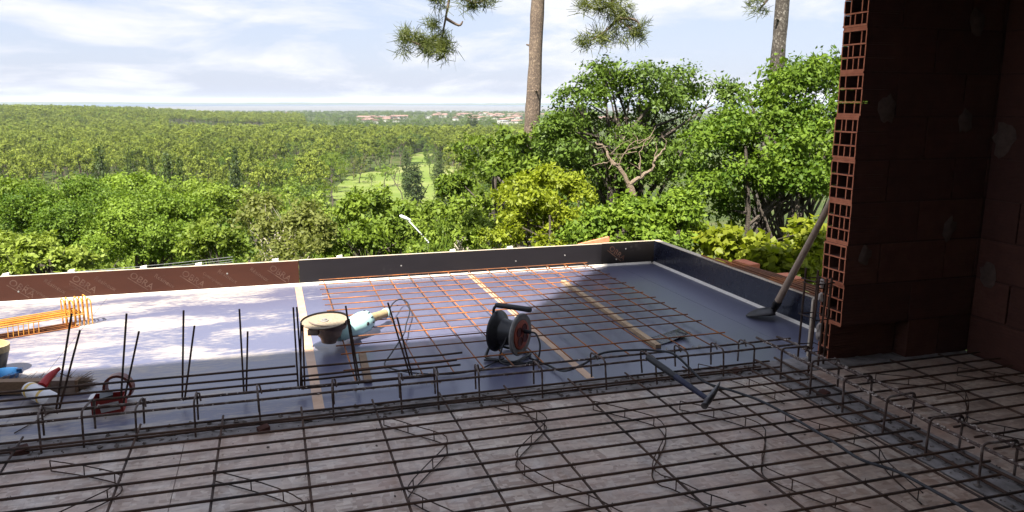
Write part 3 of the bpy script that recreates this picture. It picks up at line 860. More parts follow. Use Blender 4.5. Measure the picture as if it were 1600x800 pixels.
NEAR = {
    'holm': [(5.29, 11.88, 2.01, 0.35, 0.32, 0.31), (4.72, 11.68, 1.54, 0.49, 0.44, 0.34), (5.93, 12.01, 1.7, 0.66, 0.59, 0.45), (4.35, 11.4, 1.05, 0.44, 0.4, 0.34), (5.41, 11.82, 0.92, 0.94, 0.85, 0.58), (6.63, 12.11, 1.91, 0.43, 0.39, 0.37), (7.16, 12.03, 1.54, 0.6, 0.54, 0.49), (6.52, 11.94, 0.96, 0.65, 0.58, 0.54), (5.13, 11.94, 0.34, 0.64, 0.57, 0.48), (6.26, 12.07, 0.19, 0.77, 0.69, 0.55)],
    'oak': [(6.18, 9.1, 1.51, 0.56, 0.5, 0.36), (6.74, 9.07, 1.68, 0.48, 0.43, 0.36), (7.36, 9.23, 1.9, 0.37, 0.33, 0.33), (5.78, 8.89, 1.07, 0.62, 0.56, 0.37), (6.38, 8.71, 1.07, 0.66, 0.6, 0.4), (7.08, 8.68, 1.19, 0.5, 0.45, 0.5), (5.42, 8.87, 0.66, 0.5, 0.45, 0.31), (6.38, 8.46, 0.6, 0.54, 0.49, 0.33), (6.01, 8.61, 0.67, 0.41, 0.37, 0.25), (5.86, 9.07, 0.16, 0.34, 0.31, 0.22), (7.0, 8.49, 0.54, 0.33, 0.3, 0.33), (7.69, 9.21, 1.6, 0.36, 0.37, 0.53)],
    'strawberry': [(3.19, 9.05, 0.6, 0.39, 0.35, 0.19), (3.47, 8.84, 0.48, 0.28, 0.25, 0.23), (2.89, 8.95, 0.45, 0.33, 0.29, 0.25), (3.15, 8.75, 0.27, 0.48, 0.43, 0.26), (2.72, 8.79, 0.17, 0.26, 0.23, 0.2), (3.4, 8.55, 0.16, 0.27, 0.25, 0.2), (2.98, 8.6, -0.01, 0.45, 0.41, 0.17)],
    'vine': [(4.61, 7.61, 0.07, 0.3, 0.27, 0.11), (4.85, 7.34, -0.01, 0.31, 0.28, 0.16), (5.05, 7.09, -0.04, 0.3, 0.27, 0.18), (5.35, 6.99, -0.08, 0.32, 0.29, 0.23), (5.7, 7.09, 0.04, 0.28, 0.25, 0.25), (4.55, 8.0, 0.09, 0.27, 0.24, 0.1), (5.9, 7.06, -0.07, 0.28, 0.26, 0.31)],
    'bushA': [(3.72, 8.08, 0.27, 0.34, 0.3, 0.23), (4.0, 7.84, 0.34, 0.36, 0.32, 0.22), (4.41, 7.85, 0.35, 0.33, 0.3, 0.25), (3.81, 7.6, 0.14, 0.42, 0.38, 0.13), (3.45, 7.99, 0.11, 0.29, 0.26, 0.13)],
    'bushB': [(6.34, 23.15, 0.03, 0.78, 0.7, 0.66), (6.79, 21.97, 0.19, 0.75, 0.67, 0.6), (5.19, 15.35, 0.55, 0.47, 0.43, 0.4), (4.84, 15.67, 0.37, 0.54, 0.48, 0.43), (5.37, 15.07, 0.28, 0.47, 0.42, 0.39), (5.98, 21.17, -0.64, 0.9, 0.81, 0.61), (5.11, 21.4, -0.91, 0.65, 0.58, 0.61), (6.37, 18.96, -0.19, 0.49, 0.44, 0.43)],
    'bushC': [(3.9, 15.52, -0.56, 0.53, 0.47, 0.47), (3.45, 15.62, -0.89, 0.53, 0.48, 0.45), (4.08, 14.44, -0.74, 0.5, 0.45, 0.37), (3.77, 14.52, -1.01, 0.75, 0.67, 0.27)],
    'bushD': [(2.85, 20.81, -1.38, 0.96, 0.86, 0.55), (2.12, 20.39, -1.55, 0.83, 0.75, 0.57), (3.35, 19.72, -1.41, 0.76, 0.68, 0.43), (2.87, 18.78, -1.73, 1.09, 0.99, 0.41), (1.72, 18.92, -1.78, 0.77, 0.7, 0.37)],
    'feather': [(0.06, 19.0, -1.02, 0.75, 0.68, 0.54), (0.63, 18.99, -1.2, 0.61, 0.55, 0.52), (-0.38, 19.0, -1.23, 0.45, 0.4, 0.45), (0.3, 18.0, -1.55, 0.92, 0.83, 0.35), (1.03, 18.47, -1.44, 0.51, 0.46, 0.45)],
    'yellow': [(-1.44, 20.95, -1.68, 0.62, 0.56, 0.46), (-1.28, 20.46, -1.98, 0.7, 0.63, 0.38), (-1.84, 20.92, -2.03, 0.42, 0.38, 0.32)],
    'bigA': [(-6.63, 30.28, -1.71, 1.02, 0.92, 0.62), (-7.65, 30.04, -2.27, 1.14, 1.02, 0.79), (-5.77, 29.44, -2.34, 1.22, 1.1, 0.87), (-6.52, 28.26, -2.61, 1.46, 1.31, 0.83)],
    'bigB': [(-4.21, 27.68, -2.12, 1.08, 0.98, 0.75), (-3.32, 27.3, -2.39, 1.17, 1.05, 0.87), (-4.38, 26.64, -2.71, 1.41, 1.27, 0.72), (-2.94, 26.84, -3.03, 1.24, 1.12, 0.62)],
    'light': [(-4.55, 16.38, -1.08, 0.62, 0.56, 0.33), (-3.95, 16.02, -1.21, 0.54, 0.49, 0.26), (-4.48, 15.36, -1.13, 0.45, 0.4, 0.22), (-3.46, 16.13, -1.4, 0.48, 0.43, 0.19)],
    'bigC': [(-4.35, 47.8, -3.97, 1.83, 1.65, 1.1), (-2.89, 45.91, -4.15, 1.63, 1.47, 1.14), (-1.52, 44.97, -4.19, 1.4, 1.26, 0.98)],
    'bigD': [(-13.65, 48.1, -3.35, 1.59, 1.43, 0.97), (-13.88, 43.86, -3.59, 1.56, 1.4, 1.25), (-12.1, 43.34, -3.59, 1.56, 1.41, 1.12)],
    'bigE': [(-10.39, 61.12, -4.81, 1.82, 1.64, 1.09), (-8.22, 57.41, -4.73, 1.73, 1.55, 1.12)],
}
def near_tree(key, name, label, cat, leafm, n, leaf, barkm, r, base=None, stems=1, limbs=7, spread=0.25, seed=1, per=22, clump=None, wid=0.55, up=0.45, droop=0.0, shell=0.5, scale=1.0, lump=6):
    bl = NEAR[key]
    if base is None:
        cx = sum(b[0] for b in bl)/len(bl); cy = sum(b[1] for b in bl)/len(bl)
        base = (cx, cy)
    bz = gz(*base)
    o = empty(name, (base[0], base[1], bz), label, cat)
    loc = [(b[0]-base[0], b[1]-base[1], b[2]-bz, b[3]*scale, b[4]*scale, b[5]*scale) for b in bl]
    obj('trunk', trunk_mesh('trunk', barkm, (0, 0, 0), loc, r, seed, stems, spread, limbs), o)
    obj('crown', crown_mesh('crown', leafm, loc, n, leaf, seed, per, clump, wid, up, shell, droop, lump=lump), o)
    return o

near_tree('holm', 'holm_oak', 'dark glossy evergreen oak rising beyond the far corner of the terrace', 'tree', M['leaf_dark'], 34000, 0.070, M['bark'], 0.10, (5.7, 12.0), 3, 14, 0.3, 11, 34, 0.12, 0.5, lump=8)
near_tree('oak', 'leafy_oak', 'bright green leafy tree with several dark stems beside the brick wall', 'tree', M['leaf_bright'], 36000, 0.060, M['bark'], 0.06, (6.35, 8.85), 6, 9, 0.55, 12, 34, 0.115, 0.55, lump=8)
near_tree('strawberry', 'yellow_shrub', 'rounded yellow leaved shrub behind the dark formwork board', 'shrub', M['leaf_yellow'], 14000, 0.056, M['bark'], 0.04, (3.1, 8.85), 4, 7, 0.3, 13, 50, 0.07, 0.5, shell=0.65)
near_tree('vine', 'vine_bush', 'low lime green broad leaved bush along the right hand formwork', 'bush', M['leaf_vine'], 5200, 0.085, M['bark'], 0.025, (5.0, 7.5), 5, 6, 0.5, 14, 14, 0.09, 0.85, 0.7)
near_tree('bushA', 'leafy_bush', 'green bush below the bare dead limbs at the terrace corner', 'bush', M['leaf_bright'], 12000, 0.060, M['bark'], 0.03, None, 5, 6, 0.4, 15, 20, 0.09, 0.6)
near_tree('bushB', 'leafy_tree', 'mid green tree hiding the foot of the tall leaning pine', 'tree', M['leaf_mid'], 11000, 0.13, M['bark'], 0.12, None, 2, 9, 0.3, 16, 60, 0.15, shell=0.65)
near_tree('bushC', 'grey_stemmed_bush', 'dark green bush with pale stems left of the yellow shrub', 'bush', M['leaf_mid'], 7000, 0.09, M['pale_twig'], 0.04, None, 5, 8, 0.4, 17, 40, 0.09, shell=0.6)
near_tree('bushD', 'broad_bush', 'broad mid green bush behind the street lamp', 'bush', M['leaf_mid'], 12000, 0.12, M['bark'], 0.08, None, 3, 9, 0.5, 18, 60, 0.14, shell=0.65)
near_tree('feather', 'feathery_tree', 'pale feathery tree with bare whitish twigs behind the board joint', 'tree', M['leaf_pale'], 6000, 0.10, M['pale_twig'], 0.05, None, 6, 12, 0.6, 19, 16, 0.14)
near_tree('yellow', 'golden_bush', 'small rounded yellow green bush in the left half of the hillside', 'bush', M['leaf_light'], 6000, 0.11, M['bark'], 0.05, None, 3, 6, 0.2, 20, 50, 0.11, 0.6, shell=0.7)
near_tree('bigA', 'tall_locust', 'big bright green tree at the left with a domed top', 'tree', M['leaf_bright'], 58000, 0.095, M['bark'], 0.2, None, 2, 12, 0.4, 21, 60, 0.22, shell=0.72, lump=9)
near_tree('bigB', 'broad_locust', 'big green tree with deep shaded gaps left of the golden bush', 'tree', M['leaf_bright'], 58000, 0.092, M['bark'], 0.2, None, 2, 12, 0.4, 22, 60, 0.21, shell=0.72, lump=9)
near_tree('light', 'pale_locust', 'pale fresh green low tree at the lower left above the brown board', 'tree', M['leaf_light'], 9000, 0.10, M['bark'], 0.08, None, 2, 9, 0.3, 23, 60, 0.11, shell=0.7)
near_tree('bigC', 'round_oak', 'round green tree just behind the golden bush', 'tree', M['leaf_mid'], 18000, 0.18, M['bark'], 0.25, None, 1, 10, 0.3, 24, 60, 0.28, shell=0.72, lump=9)
near_tree('bigD', 'edge_oak', 'large green tree cut by the left edge of the view', 'tree', M['leaf_mid'], 18000, 0.18, M['bark'], 0.25, None, 1, 10, 0.3, 25, 60, 0.28, shell=0.72, lump=9)
near_tree('bigE', 'hill_oak', 'bright tree standing behind the domed locust below the poplars', 'tree', M['leaf_bright'], 16000, 0.2, M['bark'], 0.25, None, 1, 10, 0.3, 26, 60, 0.30, shell=0.72, lump=9)

# bare dead limbs
def dead_tree():
    b = (4.42, 9.0); o = empty('dead_tree', (b[0], b[1], gz(*b)), 'bare pale dead forked limbs among the green leaves', 'dead tree')
    z0 = gz(*b)
    for k in range(16):
        a = Vector((rng.uniform(4.0, 4.75)-b[0], rng.uniform(8.85, 9.1)-b[1], rng.uniform(0.75, 1.15)-z0)); e = a+Vector((rng.gauss(0, .16), rng.gauss(0, .1), rng.uniform(-.05, .22)))
        MB().tube([a, (a+e)/2+Vector((rng.gauss(0, .03), 0, rng.gauss(0, .03))), e], [.0055, .004, .002], 4).build('twig', M['dead_wood'], o)
    def P(*q): return [Vector((x-b[0], y-b[1], z-z0)) for x, y, z in q]
    m = MB()
    m.tube(smooth_path(P((4.45, 9.0, z0-0.3), (4.44, 8.98, -1.0), (4.40, 8.98, 0.3), (4.33, 9.0, 0.58)), 4), [0.066-0.0022*i for i in range(13)], 8)
    m.build('trunk', M['dead_wood'], o, smooth=True)
    for pts, r in ((P((4.33, 9.0, 0.58), (4.20, 9.06, 0.80), (4.12, 9.1, 0.86), (4.08, 9.15, 1.0), (3.95, 9.2, 1.10)), 0.045),
                   (P((4.33, 9.0, 0.58), (4.48, 8.93, 0.68), (4.60, 8.88, 0.78), (4.62, 8.86, 0.90), (4.72, 8.83, 1.02)), 0.042),
                   (P((4.12, 9.1, 0.86), (4.02, 9.16, 0.84), (3.92, 9.2, 0.80)), 0.014),
                   (P((4.60, 8.88, 0.78), (4.66, 8.9, 1.0), (4.60, 8.9, 1.16)), 0.014),
                   (P((4.48, 8.93, 0.68), (4.42, 8.9, 0.92), (4.50, 8.95, 1.10), (4.62, 8.92, 1.18)), 0.012),
                   (P((4.20, 9.06, 0.80), (4.28, 9.0, 1.0), (4.40, 9.0, 1.12), (4.56, 8.94, 1.14)), 0.012),
                   (P((4.72, 8.83, 1.02), (4.74, 8.83, 1.10), (4.68, 8.83, 1.2)), 0.012)):
        q = smooth_path(pts, 4); k = len(q)
        q = [p+Vector((rng.gauss(0, .008), rng.gauss(0, .008), rng.gauss(0, .008))) for p in q]
        MB().tube(q, [0.72*r*(1-0.7*i/(k-1))*rng.uniform(.85, 1.15) for i in range(k)], 7).build('limb', M['dead_wood'], o, smooth=True)
dead_tree()

# the two tall pines and their hanging branches
def needle_tufts(name, tufts, seed, per=46, length=0.2, w=0.011):
    g = np.random.default_rng(seed); T = np.array(tufts, float); k = len(T)*per
    li = np.repeat(np.arange(len(T)), per)
    d = g.normal(size=(k, 3)); d[:, 2] += 0.15
    ax = g.normal(size=(len(T), 3))[li]*0.55; d = d+ax
    d /= np.linalg.norm(d, axis=1)[:, None]
    sc = T[li, 3]
    p = T[li, :3] + g.normal(size=(k, 3))*0.05*sc[:, None]
    L = (length*sc*(0.6+0.6*g.random(k)))[:, None]
    s = np.cross(d, g.normal(size=(k, 3))); s /= np.linalg.norm(s, axis=1)[:, None]+1e-9
    V = np.empty((k, 4, 3)); V[:, 0] = p - s*w*0.5; V[:, 1] = p + s*w*0.5; V[:, 2] = p + d*L + s*w*0.25; V[:, 3] = p + d*L - s*w*0.25
    t = np.clip(0.65*g.random(len(T))[li] + 0.35*g.random(k), 0, 1)
    return quads_mesh(name, M['needle'], V, t)

RT = Vector((math.cos(YAW), -math.sin(YAW), 0)); FWD = Vector((math.sin(YAW), math.cos(YAW), 0))
def tall_pine(base, lean, r0, top_r, H, label, branches, crown_seed, barkm):
    bz = gz(*base)
    o = empty('tall_pine', (base[0], base[1], bz), label, 'tree')
    n = 46; P = []; rr = []; gq = random.Random(crown_seed+100)
    for i in range(n+1):
        t = i/n; w = 0.025*math.sin(t*7.0+crown_seed)+0.02*math.sin(t*17.0)
        P.append((lean[0]*t*H + w, lean[1]*t*H, -0.5+(H+0.5)*t)); rr.append((r0+(top_r-r0)*t)*(1+0.05*math.sin(t*31)+gq.uniform(-.04, .04)))
    tm_ = MB().tube(P, rr, 22)
    tm_.v = [(x+gq.gauss(0, .006), y+gq.gauss(0, .006), z) for x, y, z in tm_.v]
    for i in (19, 23, 26, 31):            # stubs of shed branches
        a = gq.uniform(2.2, 5.2); q = Vector(P[i]); e = Vector((math.cos(a), math.sin(a), 0.25))
        tm_.tube([q+e*rr[i]*0.7, q+e*(rr[i]+gq.uniform(.05, .12))], [0.032, 0.018], 6)
    tm_.build('trunk', barkm, o, smooth=True)
    topv = Vector(P[-8])
    # crown high above the frame
    g = random.Random(crown_seed); bl = []
    for k in range(9):
        a = g.random()*6.28; q = 0.5+2.4*g.random()
        bl.append((topv.x+math.cos(a)*q, topv.y+math.sin(a)*q, topv.z-0.6+1.6*g.random(), 1.1, 1.1, 0.6))
    tu = []
    for b in bl:
        for k in range(42):
            v = Vector((g.gauss(0, 1), g.gauss(0, 1), g.gauss(0, 1))).normalized()
            tu.append((b[0]+v.x*b[3], b[1]+v.y*b[4], b[2]+v.z*b[5], 1.3))
    obj('crown', needle_tufts('crown', tu, crown_seed, 26, 0.2, 0.016), o)
    tw = MB()
    for b in bl: tw.tube([topv-Vector((0, 0, 1.2)), ((topv+Vector(b[:3]))*0.5)-Vector((0, 0, 0.3)), Vector(b[:3])], [0.07, 0.05, 0.02], 6)
    tw.build('limb', M['pine_bark'], o, smooth=True)
    for c, tw_list, tufts in branches:
        c0 = Vector(c)-Vector((base[0], base[1], bz))
        m = MB()
        f = lambda q: c0 + RT*q[0] + Vector((0, 0, q[1])) + FWD*(q[2] if len(q) > 2 else 0)
        top = f(tw_list[0][0])
        stp = Vector(P[-12])
        m.tube(smooth_path([stp, (stp+top)/2+Vector((0, 0, 0.5)), top], 5), [0.07-0.004*i for i in range(11)], 7)
        for tl in tw_list:
            q = smooth_path([f(p) for p in tl], 4); k = len(q)
            m.tube(q, [0.030*(1-0.6*i/(k-1)) for i in range(k)], 6)
        tl = [tuple(f(t[:3]))+(t[3],) for t in tufts]
        bo = m.build('branch', M['pine_bark'], o, smooth=True)
        for t in tl:
            pass
        obj('needles', needle_tufts('needles', tl, crown_seed+5, 52, 0.20, 0.010), bo)
    return o

def lobes(spec, seed):
    """tufts (lateral, height, depth, scale) strewn through round lobes"""
    g = random.Random(seed); out = []
    for x, z, rx, rz, n in spec:
        for k in range(n):
            a = g.random()*6.28; q = math.sqrt(g.random())
            out.append((x+rx*q*math.cos(a), z+rz*q*math.sin(a), g.gauss(0, 0.16), 0.55+0.5*g.random()))
    return out
PX = 13.3/1220.0
def LP(x0, y0, pts): return [((x-x0)*PX, (y0-y)*PX) for x, y in pts]
brA = ((2.84, 12.69, 2.79), [LP(700, 40, [(712, -60), (705, -10), (697, 30), (690, 62)]), LP(700, 40, [(690, 62), (668, 70), (645, 62), (635, 52)]), LP(700, 40, [(697, 30), (716, 40), (722, 34)]),
        LP(700, 40, [(706, -15), (735, 8), (760, 2)]), LP(700, 40, [(702, 0), (682, 4), (674, 6)]), LP(700, 40, [(690, 62), (695, 80), (684, 90)])],
       lobes([((655-700)*PX, (40-66)*PX, 0.26, 0.16, 15), ((680-700)*PX, (40-62)*PX, 0.20, 0.28, 17), ((697-700)*PX, (40-74)*PX, 0.12, 0.14, 8), ((738-700)*PX, (40-4)*PX, 0.30, 0.13, 14), ((686-700)*PX, (40-2)*PX, 0.16, 0.10, 7), ((640-700)*PX, (40-55)*PX, 0.07, 0.10, 5)], 3))
brB = ((5.31, 11.87, 2.79), [LP(955, 40, [(985, -70), (965, -20), (955, 10), (965, 30), (985, 45)]), LP(955, 40, [(955, 10), (935, 18), (915, 8)]), LP(955, 40, [(965, 30), (945, 50), (925, 62)]), LP(955, 40, [(965, 30), (990, 32), (1000, 45)])],
       lobes([((930-955)*PX, (40-10)*PX, 0.24, 0.14, 11), ((960-955)*PX, (40-18)*PX, 0.22, 0.22, 13), ((985-955)*PX, (40-48)*PX, 0.20, 0.16, 12), ((940-955)*PX, (40-54)*PX, 0.26, 0.14, 10), ((918-955)*PX, (40-64)*PX, 0.08, 0.06, 3)], 4))
brC = ((7.58, 11.2, 2.95), [LP(1150, 20, [(1190, -60), (1165, -10), (1148, 12)])], lobes([((1152-1150)*PX, (20-4)*PX, 0.13, 0.11, 5)], 6))
tall_pine((5.27, 17.15), (0.066, -0.012), 0.225, 0.10, 15.0, 'tall leaning pine trunk rising alone left of the dark oak', [brA, brB], 31, M['pine_bark'])
tall_pine((9.60, 14.0), (0.036, -0.021), 0.19, 0.10, 14.0, 'tall pine trunk behind the leafy tree near the brick wall', [brC], 32, M['grey_pine_bark'])

# ---- trees further down the slope: one of each kind first, then copies
def kind_tree(name, leafm, blobs, n, leaf, r, barkm, seed, limbs=8, per=34, clump=None, shell=0.62, wid=0.6, stems=1, lump=5):
    return (trunk_mesh('trunk', barkm, (0, 0, 0), blobs, r, seed, stems, 0.15, limbs, 6), crown_mesh('crown', leafm, blobs, n, leaf, seed, per, clump, wid, 0.35, shell, rnd=0.38, lump=lump, sprig=0.05))

def round_blobs(seed, n=8, h0=0.34):
    g = random.Random(seed); out = [(0, 0, 0.72, 0.30, 0.30, 0.22)]
    for k in range(n):
        a = k*2.4+g.random(); q = 0.12+0.22*g.random()
        out.append((q*math.cos(a), q*math.sin(a), h0+0.46*g.random(), 0.15+0.09*g.random(), 0.15+0.09*g.random(), 0.12+0.07*g.random()))
    return out
def column_blobs(seed):
    g = random.Random(seed)
    return [((g.random()-0.5)*0.05, (g.random()-0.5)*0.05, 0.16+0.12*k, 0.10*math.sin(0.5+2.5*(k+0.5)/7)+0.02, 0.10*math.sin(0.5+2.5*(k+0.5)/7)+0.02, 0.10) for k in range(7)]
def pine_blobs(seed):
    g = random.Random(seed); out = [(0, 0, 0.82, 0.21, 0.21, 0.16)]
    for k in range(8):
        a = k*2.4+g.random(); q = 0.14+0.12*g.random()
        out.append((q*math.cos(a), q*math.sin(a), 0.70+0.15*g.random()-q*0.3, 0.13, 0.13, 0.11))
    return out

KIND = {}
for i in range(3): KIND['round', i] = kind_tree('round', M['leaf_mid'], round_blobs(40+i), 2600, 0.030, 0.022, M['bark'], 40+i, clump=0.033)
for i in range(2): KIND['bright', i] = kind_tree('bright', M['leaf_bright'], round_blobs(50+i), 2600, 0.030, 0.022, M['bark'], 50+i, clump=0.033)
for i in range(2): KIND['light', i] = kind_tree('light', M['leaf_light'], round_blobs(55+i, 8), 2600, 0.030, 0.022, M['bark'], 55+i, clump=0.033)
KIND['pale', 0] = kind_tree('pale', M['leaf_pale'], round_blobs(60, 9, 0.35), 2600, 0.028, 0.020, M['bark'], 60, clump=0.028)
for i in range(2): KIND['dark', i] = kind_tree('dark', M['leaf_dark'], round_blobs(65+i, 8, 0.35), 2200, 0.032, 0.022, M['bark'], 65+i, clump=0.034)
for i in range(2): KIND['poplar', i] = kind_tree('poplar', M['leaf_poplar'], column_blobs(70+i), 3600, 0.026, 0.012, M['bark'], 70+i, 6, 12, 0.022, 0.45, lump=0)
for i in range(4): KIND['pine', i] = kind_tree('pine', M['leaf_pine'], pine_blobs(75+i), 2100, 0.034, 0.012, M['pine_bark'], 75+i, 5, 22, 0.026, 0.75)

def plant(kind, var, x, y, h, w, label, group=None, name=None, cat='tree'):
    """w = crown half width wanted, h = full height"""
    t, c = KIND[kind, var]
    base_w = {'poplar': 0.11, 'pine': 0.34}.get(kind, 0.46)
    s = w/base_w
    o = empty(name or {'poplar': 'poplar_tree', 'pine': 'pine_tree'}.get(kind, 'broadleaf_tree'), (x, y, gz(x, y)), label, cat, group, rng.random()*6.28)
    o.scale = (s, s, h)
    obj('trunk', t, o); obj('crown', c, o)
    return o

SPECIAL = [
    ('poplar', -27.4, 147.5, -12.2, 6.8, 1.42),
    ('poplar', -23.8, 153.2, -12.3, 6.2, 1.26),
    ('poplar', -14.0, 119.2, -12.0, 6.7, 1.17),
    ('poplar', -12.5, 121.4, -11.4, 5.7, 1.02),
    ('poplar', -18.3, 138.8, -12.1, 5.2, 0.94),
    ('poplar', -6.8, 169.9, -12.9, 6.2, 1.31),
    ('poplar', 37.5, 211.7, -25.7, 11.2, 2.46),
    ('poplar', 39.9, 236.7, -23.7, 11.2, 1.76),
    ('poplar', 47.1, 225.1, -25.0, 12.7, 1.88),
    ('poplar', 171.2, 678.7, -24.9, 15.6, 3.96),
    ('poplar', 175.0, 677.8, -24.9, 14.5, 3.40),
    ('lawn', 16.1, 224.4, -26.1, 15.4, 5.42),
    ('lawn', 38.9, 282.3, -28.8, 8.7, 4.62),
    ('lawn', 42.9, 286.8, -28.9, 8.0, 3.06),
    ('lawn', 34.3, 281.9, -28.2, 5.5, 2.07),
    ('pale', 50.3, 209.0, -18.0, 7.7, 5.97),
    ('pale', 104.3, 406.8, -21.7, 10.8, 5.46),
    ('pale', 31.7, 298.3, -26.2, 8.4, 4.82),
    ('pale', 54.2, 254.3, -22.7, 7.4, 3.39),
    ('dark', 63.6, 323.8, -25.8, 10.6, 3.75),
    ('dark', 86.8, 369.9, -26.3, 8.6, 3.09),
    ('dark', 32.5, 318.3, -29.3, 12.2, 4.63),
    ('dark', 7.2, 259.9, -25.6, 9.4, 4.52),
]
SP_LABEL = {
 0: 'leftmost dark poplar column standing over the near green trees', 1: 'dark poplar just right of the leftmost poplar', 2: 'tallest poplar of the pair left of centre in the wood', 3: 'right poplar of the close pair in the left wood',
 4: 'slim poplar between the close pair and the leftmost poplars', 5: 'poplar alone at the wood edge above the golden bush', 6: 'tall poplar column at the front edge of the golf lawn', 7: 'slimmer poplar behind the lawn edge poplar',
 8: 'poplar column on the right side of the golf lawn', 9: 'far dark poplar in front of the town roofs', 10: 'second far poplar touching the one before the town',
 11: 'single tree with a clear trunk standing on the left of the lawn', 12: 'round tree in the middle of the golf lawn', 13: 'smaller tree against the right of the round lawn tree', 14: 'little pale bush tree left of the round lawn tree',
 15: 'pale rounded willow right of the golf lawn', 16: 'pale round tree beneath the far poplars', 17: 'pale tree behind the lawn on its left', 18: 'pale tree at the back of the lawn by the poplars',
 19: 'dark tree at the back right of the lawn', 20: 'far dark round tree behind the pale willow', 21: 'dark tree at the wood edge behind the lone lawn tree', 22: 'dark tree left of the lone lawn tree'}
planted = []
for i, (k, x, y, zb, hb, hw) in enumerate(SPECIAL):
    zt = zb+hb
    kind = {'lawn': 'light' if i in (11, 14) else 'bright'}.get(k, k)
    zg = gz(x, y)
    plant(kind, i % 2 if (kind, 1) in KIND else 0, x, y, zt-zg, hw, SP_LABEL[i], 'poplars in the valley' if k == 'poplar' else None)
    planted.append((x, y, hw))

def polar(px_x, d):
    a = YAW + math.atan((px_x-800)/1244.0)
    return d*math.sin(a), d*math.cos(a)
def px_of(x, y):
    a = math.atan2(x, y)-YAW
    return 800+1244.0*math.tan(a) if abs(a) < 1.4 else 9999
def cap_height(x, y, h):
    """tree tops must leave the lawn, the town and the bay in view as they are"""
    p = px_of(x, y); d = math.hypot(x, y); zg = gz(x, y)
    if 505 < p < 735 and d < 235: h = min(h, 1.6 - d*math.tan(R(11.2)+math.atan((318-400)/1220.0)) - zg)
    if 735 <= p < 900 and d < 235: h = min(h, 1.6 - d*math.tan(R(11.2)+math.atan((275-400)/1220.0)) - zg)
    if 636 < p < 676 and 330 < d < 470: h = min(h, 1.6 - d*math.tan(R(11.2)+math.atan((262-400)/1220.0)) - zg)
    if p <= 505:
        yl = 318 if d < 60 else (304 - 24*(d-60)/40 if d < 100 else (280-42*(d-100)/130 if d < 230 else 0))
        if yl: h = min(h, 1.6 - d*math.tan(R(11.2)+math.atan((yl+rng.uniform(-30, 26)-400)/1220.0)) - zg)
    return h
def scatter(n, d0, d1, p0, p1, gap, seed, hmin, hmax, ar, pick, power=1.0):
    g = random.Random(seed); cnt = 0; tries = 0
    while cnt < n and tries < n*30:
        tries += 1
        d = d0+(d1-d0)*g.random()**power; p = p0+(p1-p0)*g.random()
        x, y = polar(p, d)
        if in_poly(x, y, LAWN): continue
        h = hmin+(hmax-hmin)*g.random(); w = h*ar*(0.8+0.4*g.random())
        if any((x-a)**2+(y-b)**2 < (gap*(w+c))**2 for a, b, c in planted): continue
        hc = cap_height(x, y, h)
        if hc < 3.0: continue
        if hc < h: w = max(w*0.75, hc*ar)
        pick(x, y, hc, w, g, d, p); planted.append((x, y, w)); cnt += 1
    return cnt
def where(p, d):
    sect = ((60, 'at the far left edge'), (130, 'behind the domed locust'), (210, 'right of the domed locust'), (300, 'left of the golden bush'), (380, 'above the golden bush'), (460, 'above the whitish twigs'), (540, 'above the board joint'), (620, 'left of the street lamp'), (690, 'right of the street lamp'), (770, 'left of the yellow shrub'), (850, 'behind the leaning pine'), (9999, 'behind the dark oak'))
    row = ((45, 'close below the house'), (65, 'lower on the slope'), (90, 'halfway down the slope'), (130, 'low on the slope'), (180, 'on the valley floor'), (240, 'across the valley'), (300, 'at the wood edge'), (370, 'inside the wood'), (9999, 'deep in the wood'))
    return next(t for q, t in row if d < q) + ' ' + next(t for q, t in sect if p < q)
def pick_slope(x, y, h, w, g, d, p):
    k = g.choice([('bright', 2, 'bright green broad tree'), ('round', 3, 'mid green broad tree'), ('light', 2, 'light green broad tree'), ('round', 3, 'mid green broad tree'), ('dark', 2, 'dark green broad tree')])
    plant(k[0], g.randrange(k[1]), x, y, h, w, k[2] + ' ' + where(p, d), 'broad trees in the slope wood')
n1 = scatter(60, 30, 85, -80, 900, 0.62, 101, 7, 10.5, 0.40, pick_slope)
n2 = scatter(120, 70, 230, -60, 900, 0.62, 102, 9, 14, 0.40, pick_slope)
def pick_mix(x, y, h, w, g, d, p):
    if p < 430 and g.random() < 0.75 or g.random() < 0.45:
        plant('pine', g.randrange(4), x, y, h*1.15, w*0.95, 'pine ' + where(p, d), 'pines in the wood')
    else: pick_slope2(x, y, h, w, g, d, p)
def pick_slope2(x, y, h, w, g, d, p):
    k = g.choice([('bright', 2), ('round', 3), ('light', 2), ('dark', 2), ('dark', 2)])
    plant(k[0], g.randrange(k[1]), x, y, h, w, {'bright': 'bright', 'round': 'mid green', 'light': 'pale green', 'dark': 'dark green'}[k[0]] + ' broadleaf ' + where(p, d), 'broadleaf trees in the distant wood')
n3 = scatter(330, 170, 470, -60, 900, 0.52, 103, 11, 15, 0.32, pick_mix, 0.8)

# trees that would read alike: tell them apart by their order from the left
byl = {}
for o in C.objects:
    if o.get('category') == 'tree' and o.get('group') in ('broad trees in the slope wood', 'pines in the wood', 'broadleaf trees in the distant wood'): byl.setdefault(o['label'], []).append(o)
ORD = ['leftmost', 'second', 'third', 'fourth', 'fifth', 'sixth', 'seventh', 'eighth', 'ninth', 'tenth', 'eleventh', 'twelfth', 'thirteenth', 'fourteenth', 'fifteenth', 'sixteenth', 'seventeenth', 'eighteenth', 'nineteenth', 'twentieth']
for lab, L in byl.items():
    if len(L) < 2: continue
    L.sort(key=lambda o: px_of(o.location.x, o.location.y))
    for i, o in enumerate(L): o['label'] = (ORD[min(i, 19)] + ('' if i == 0 else ' from left')) + ' ' + lab
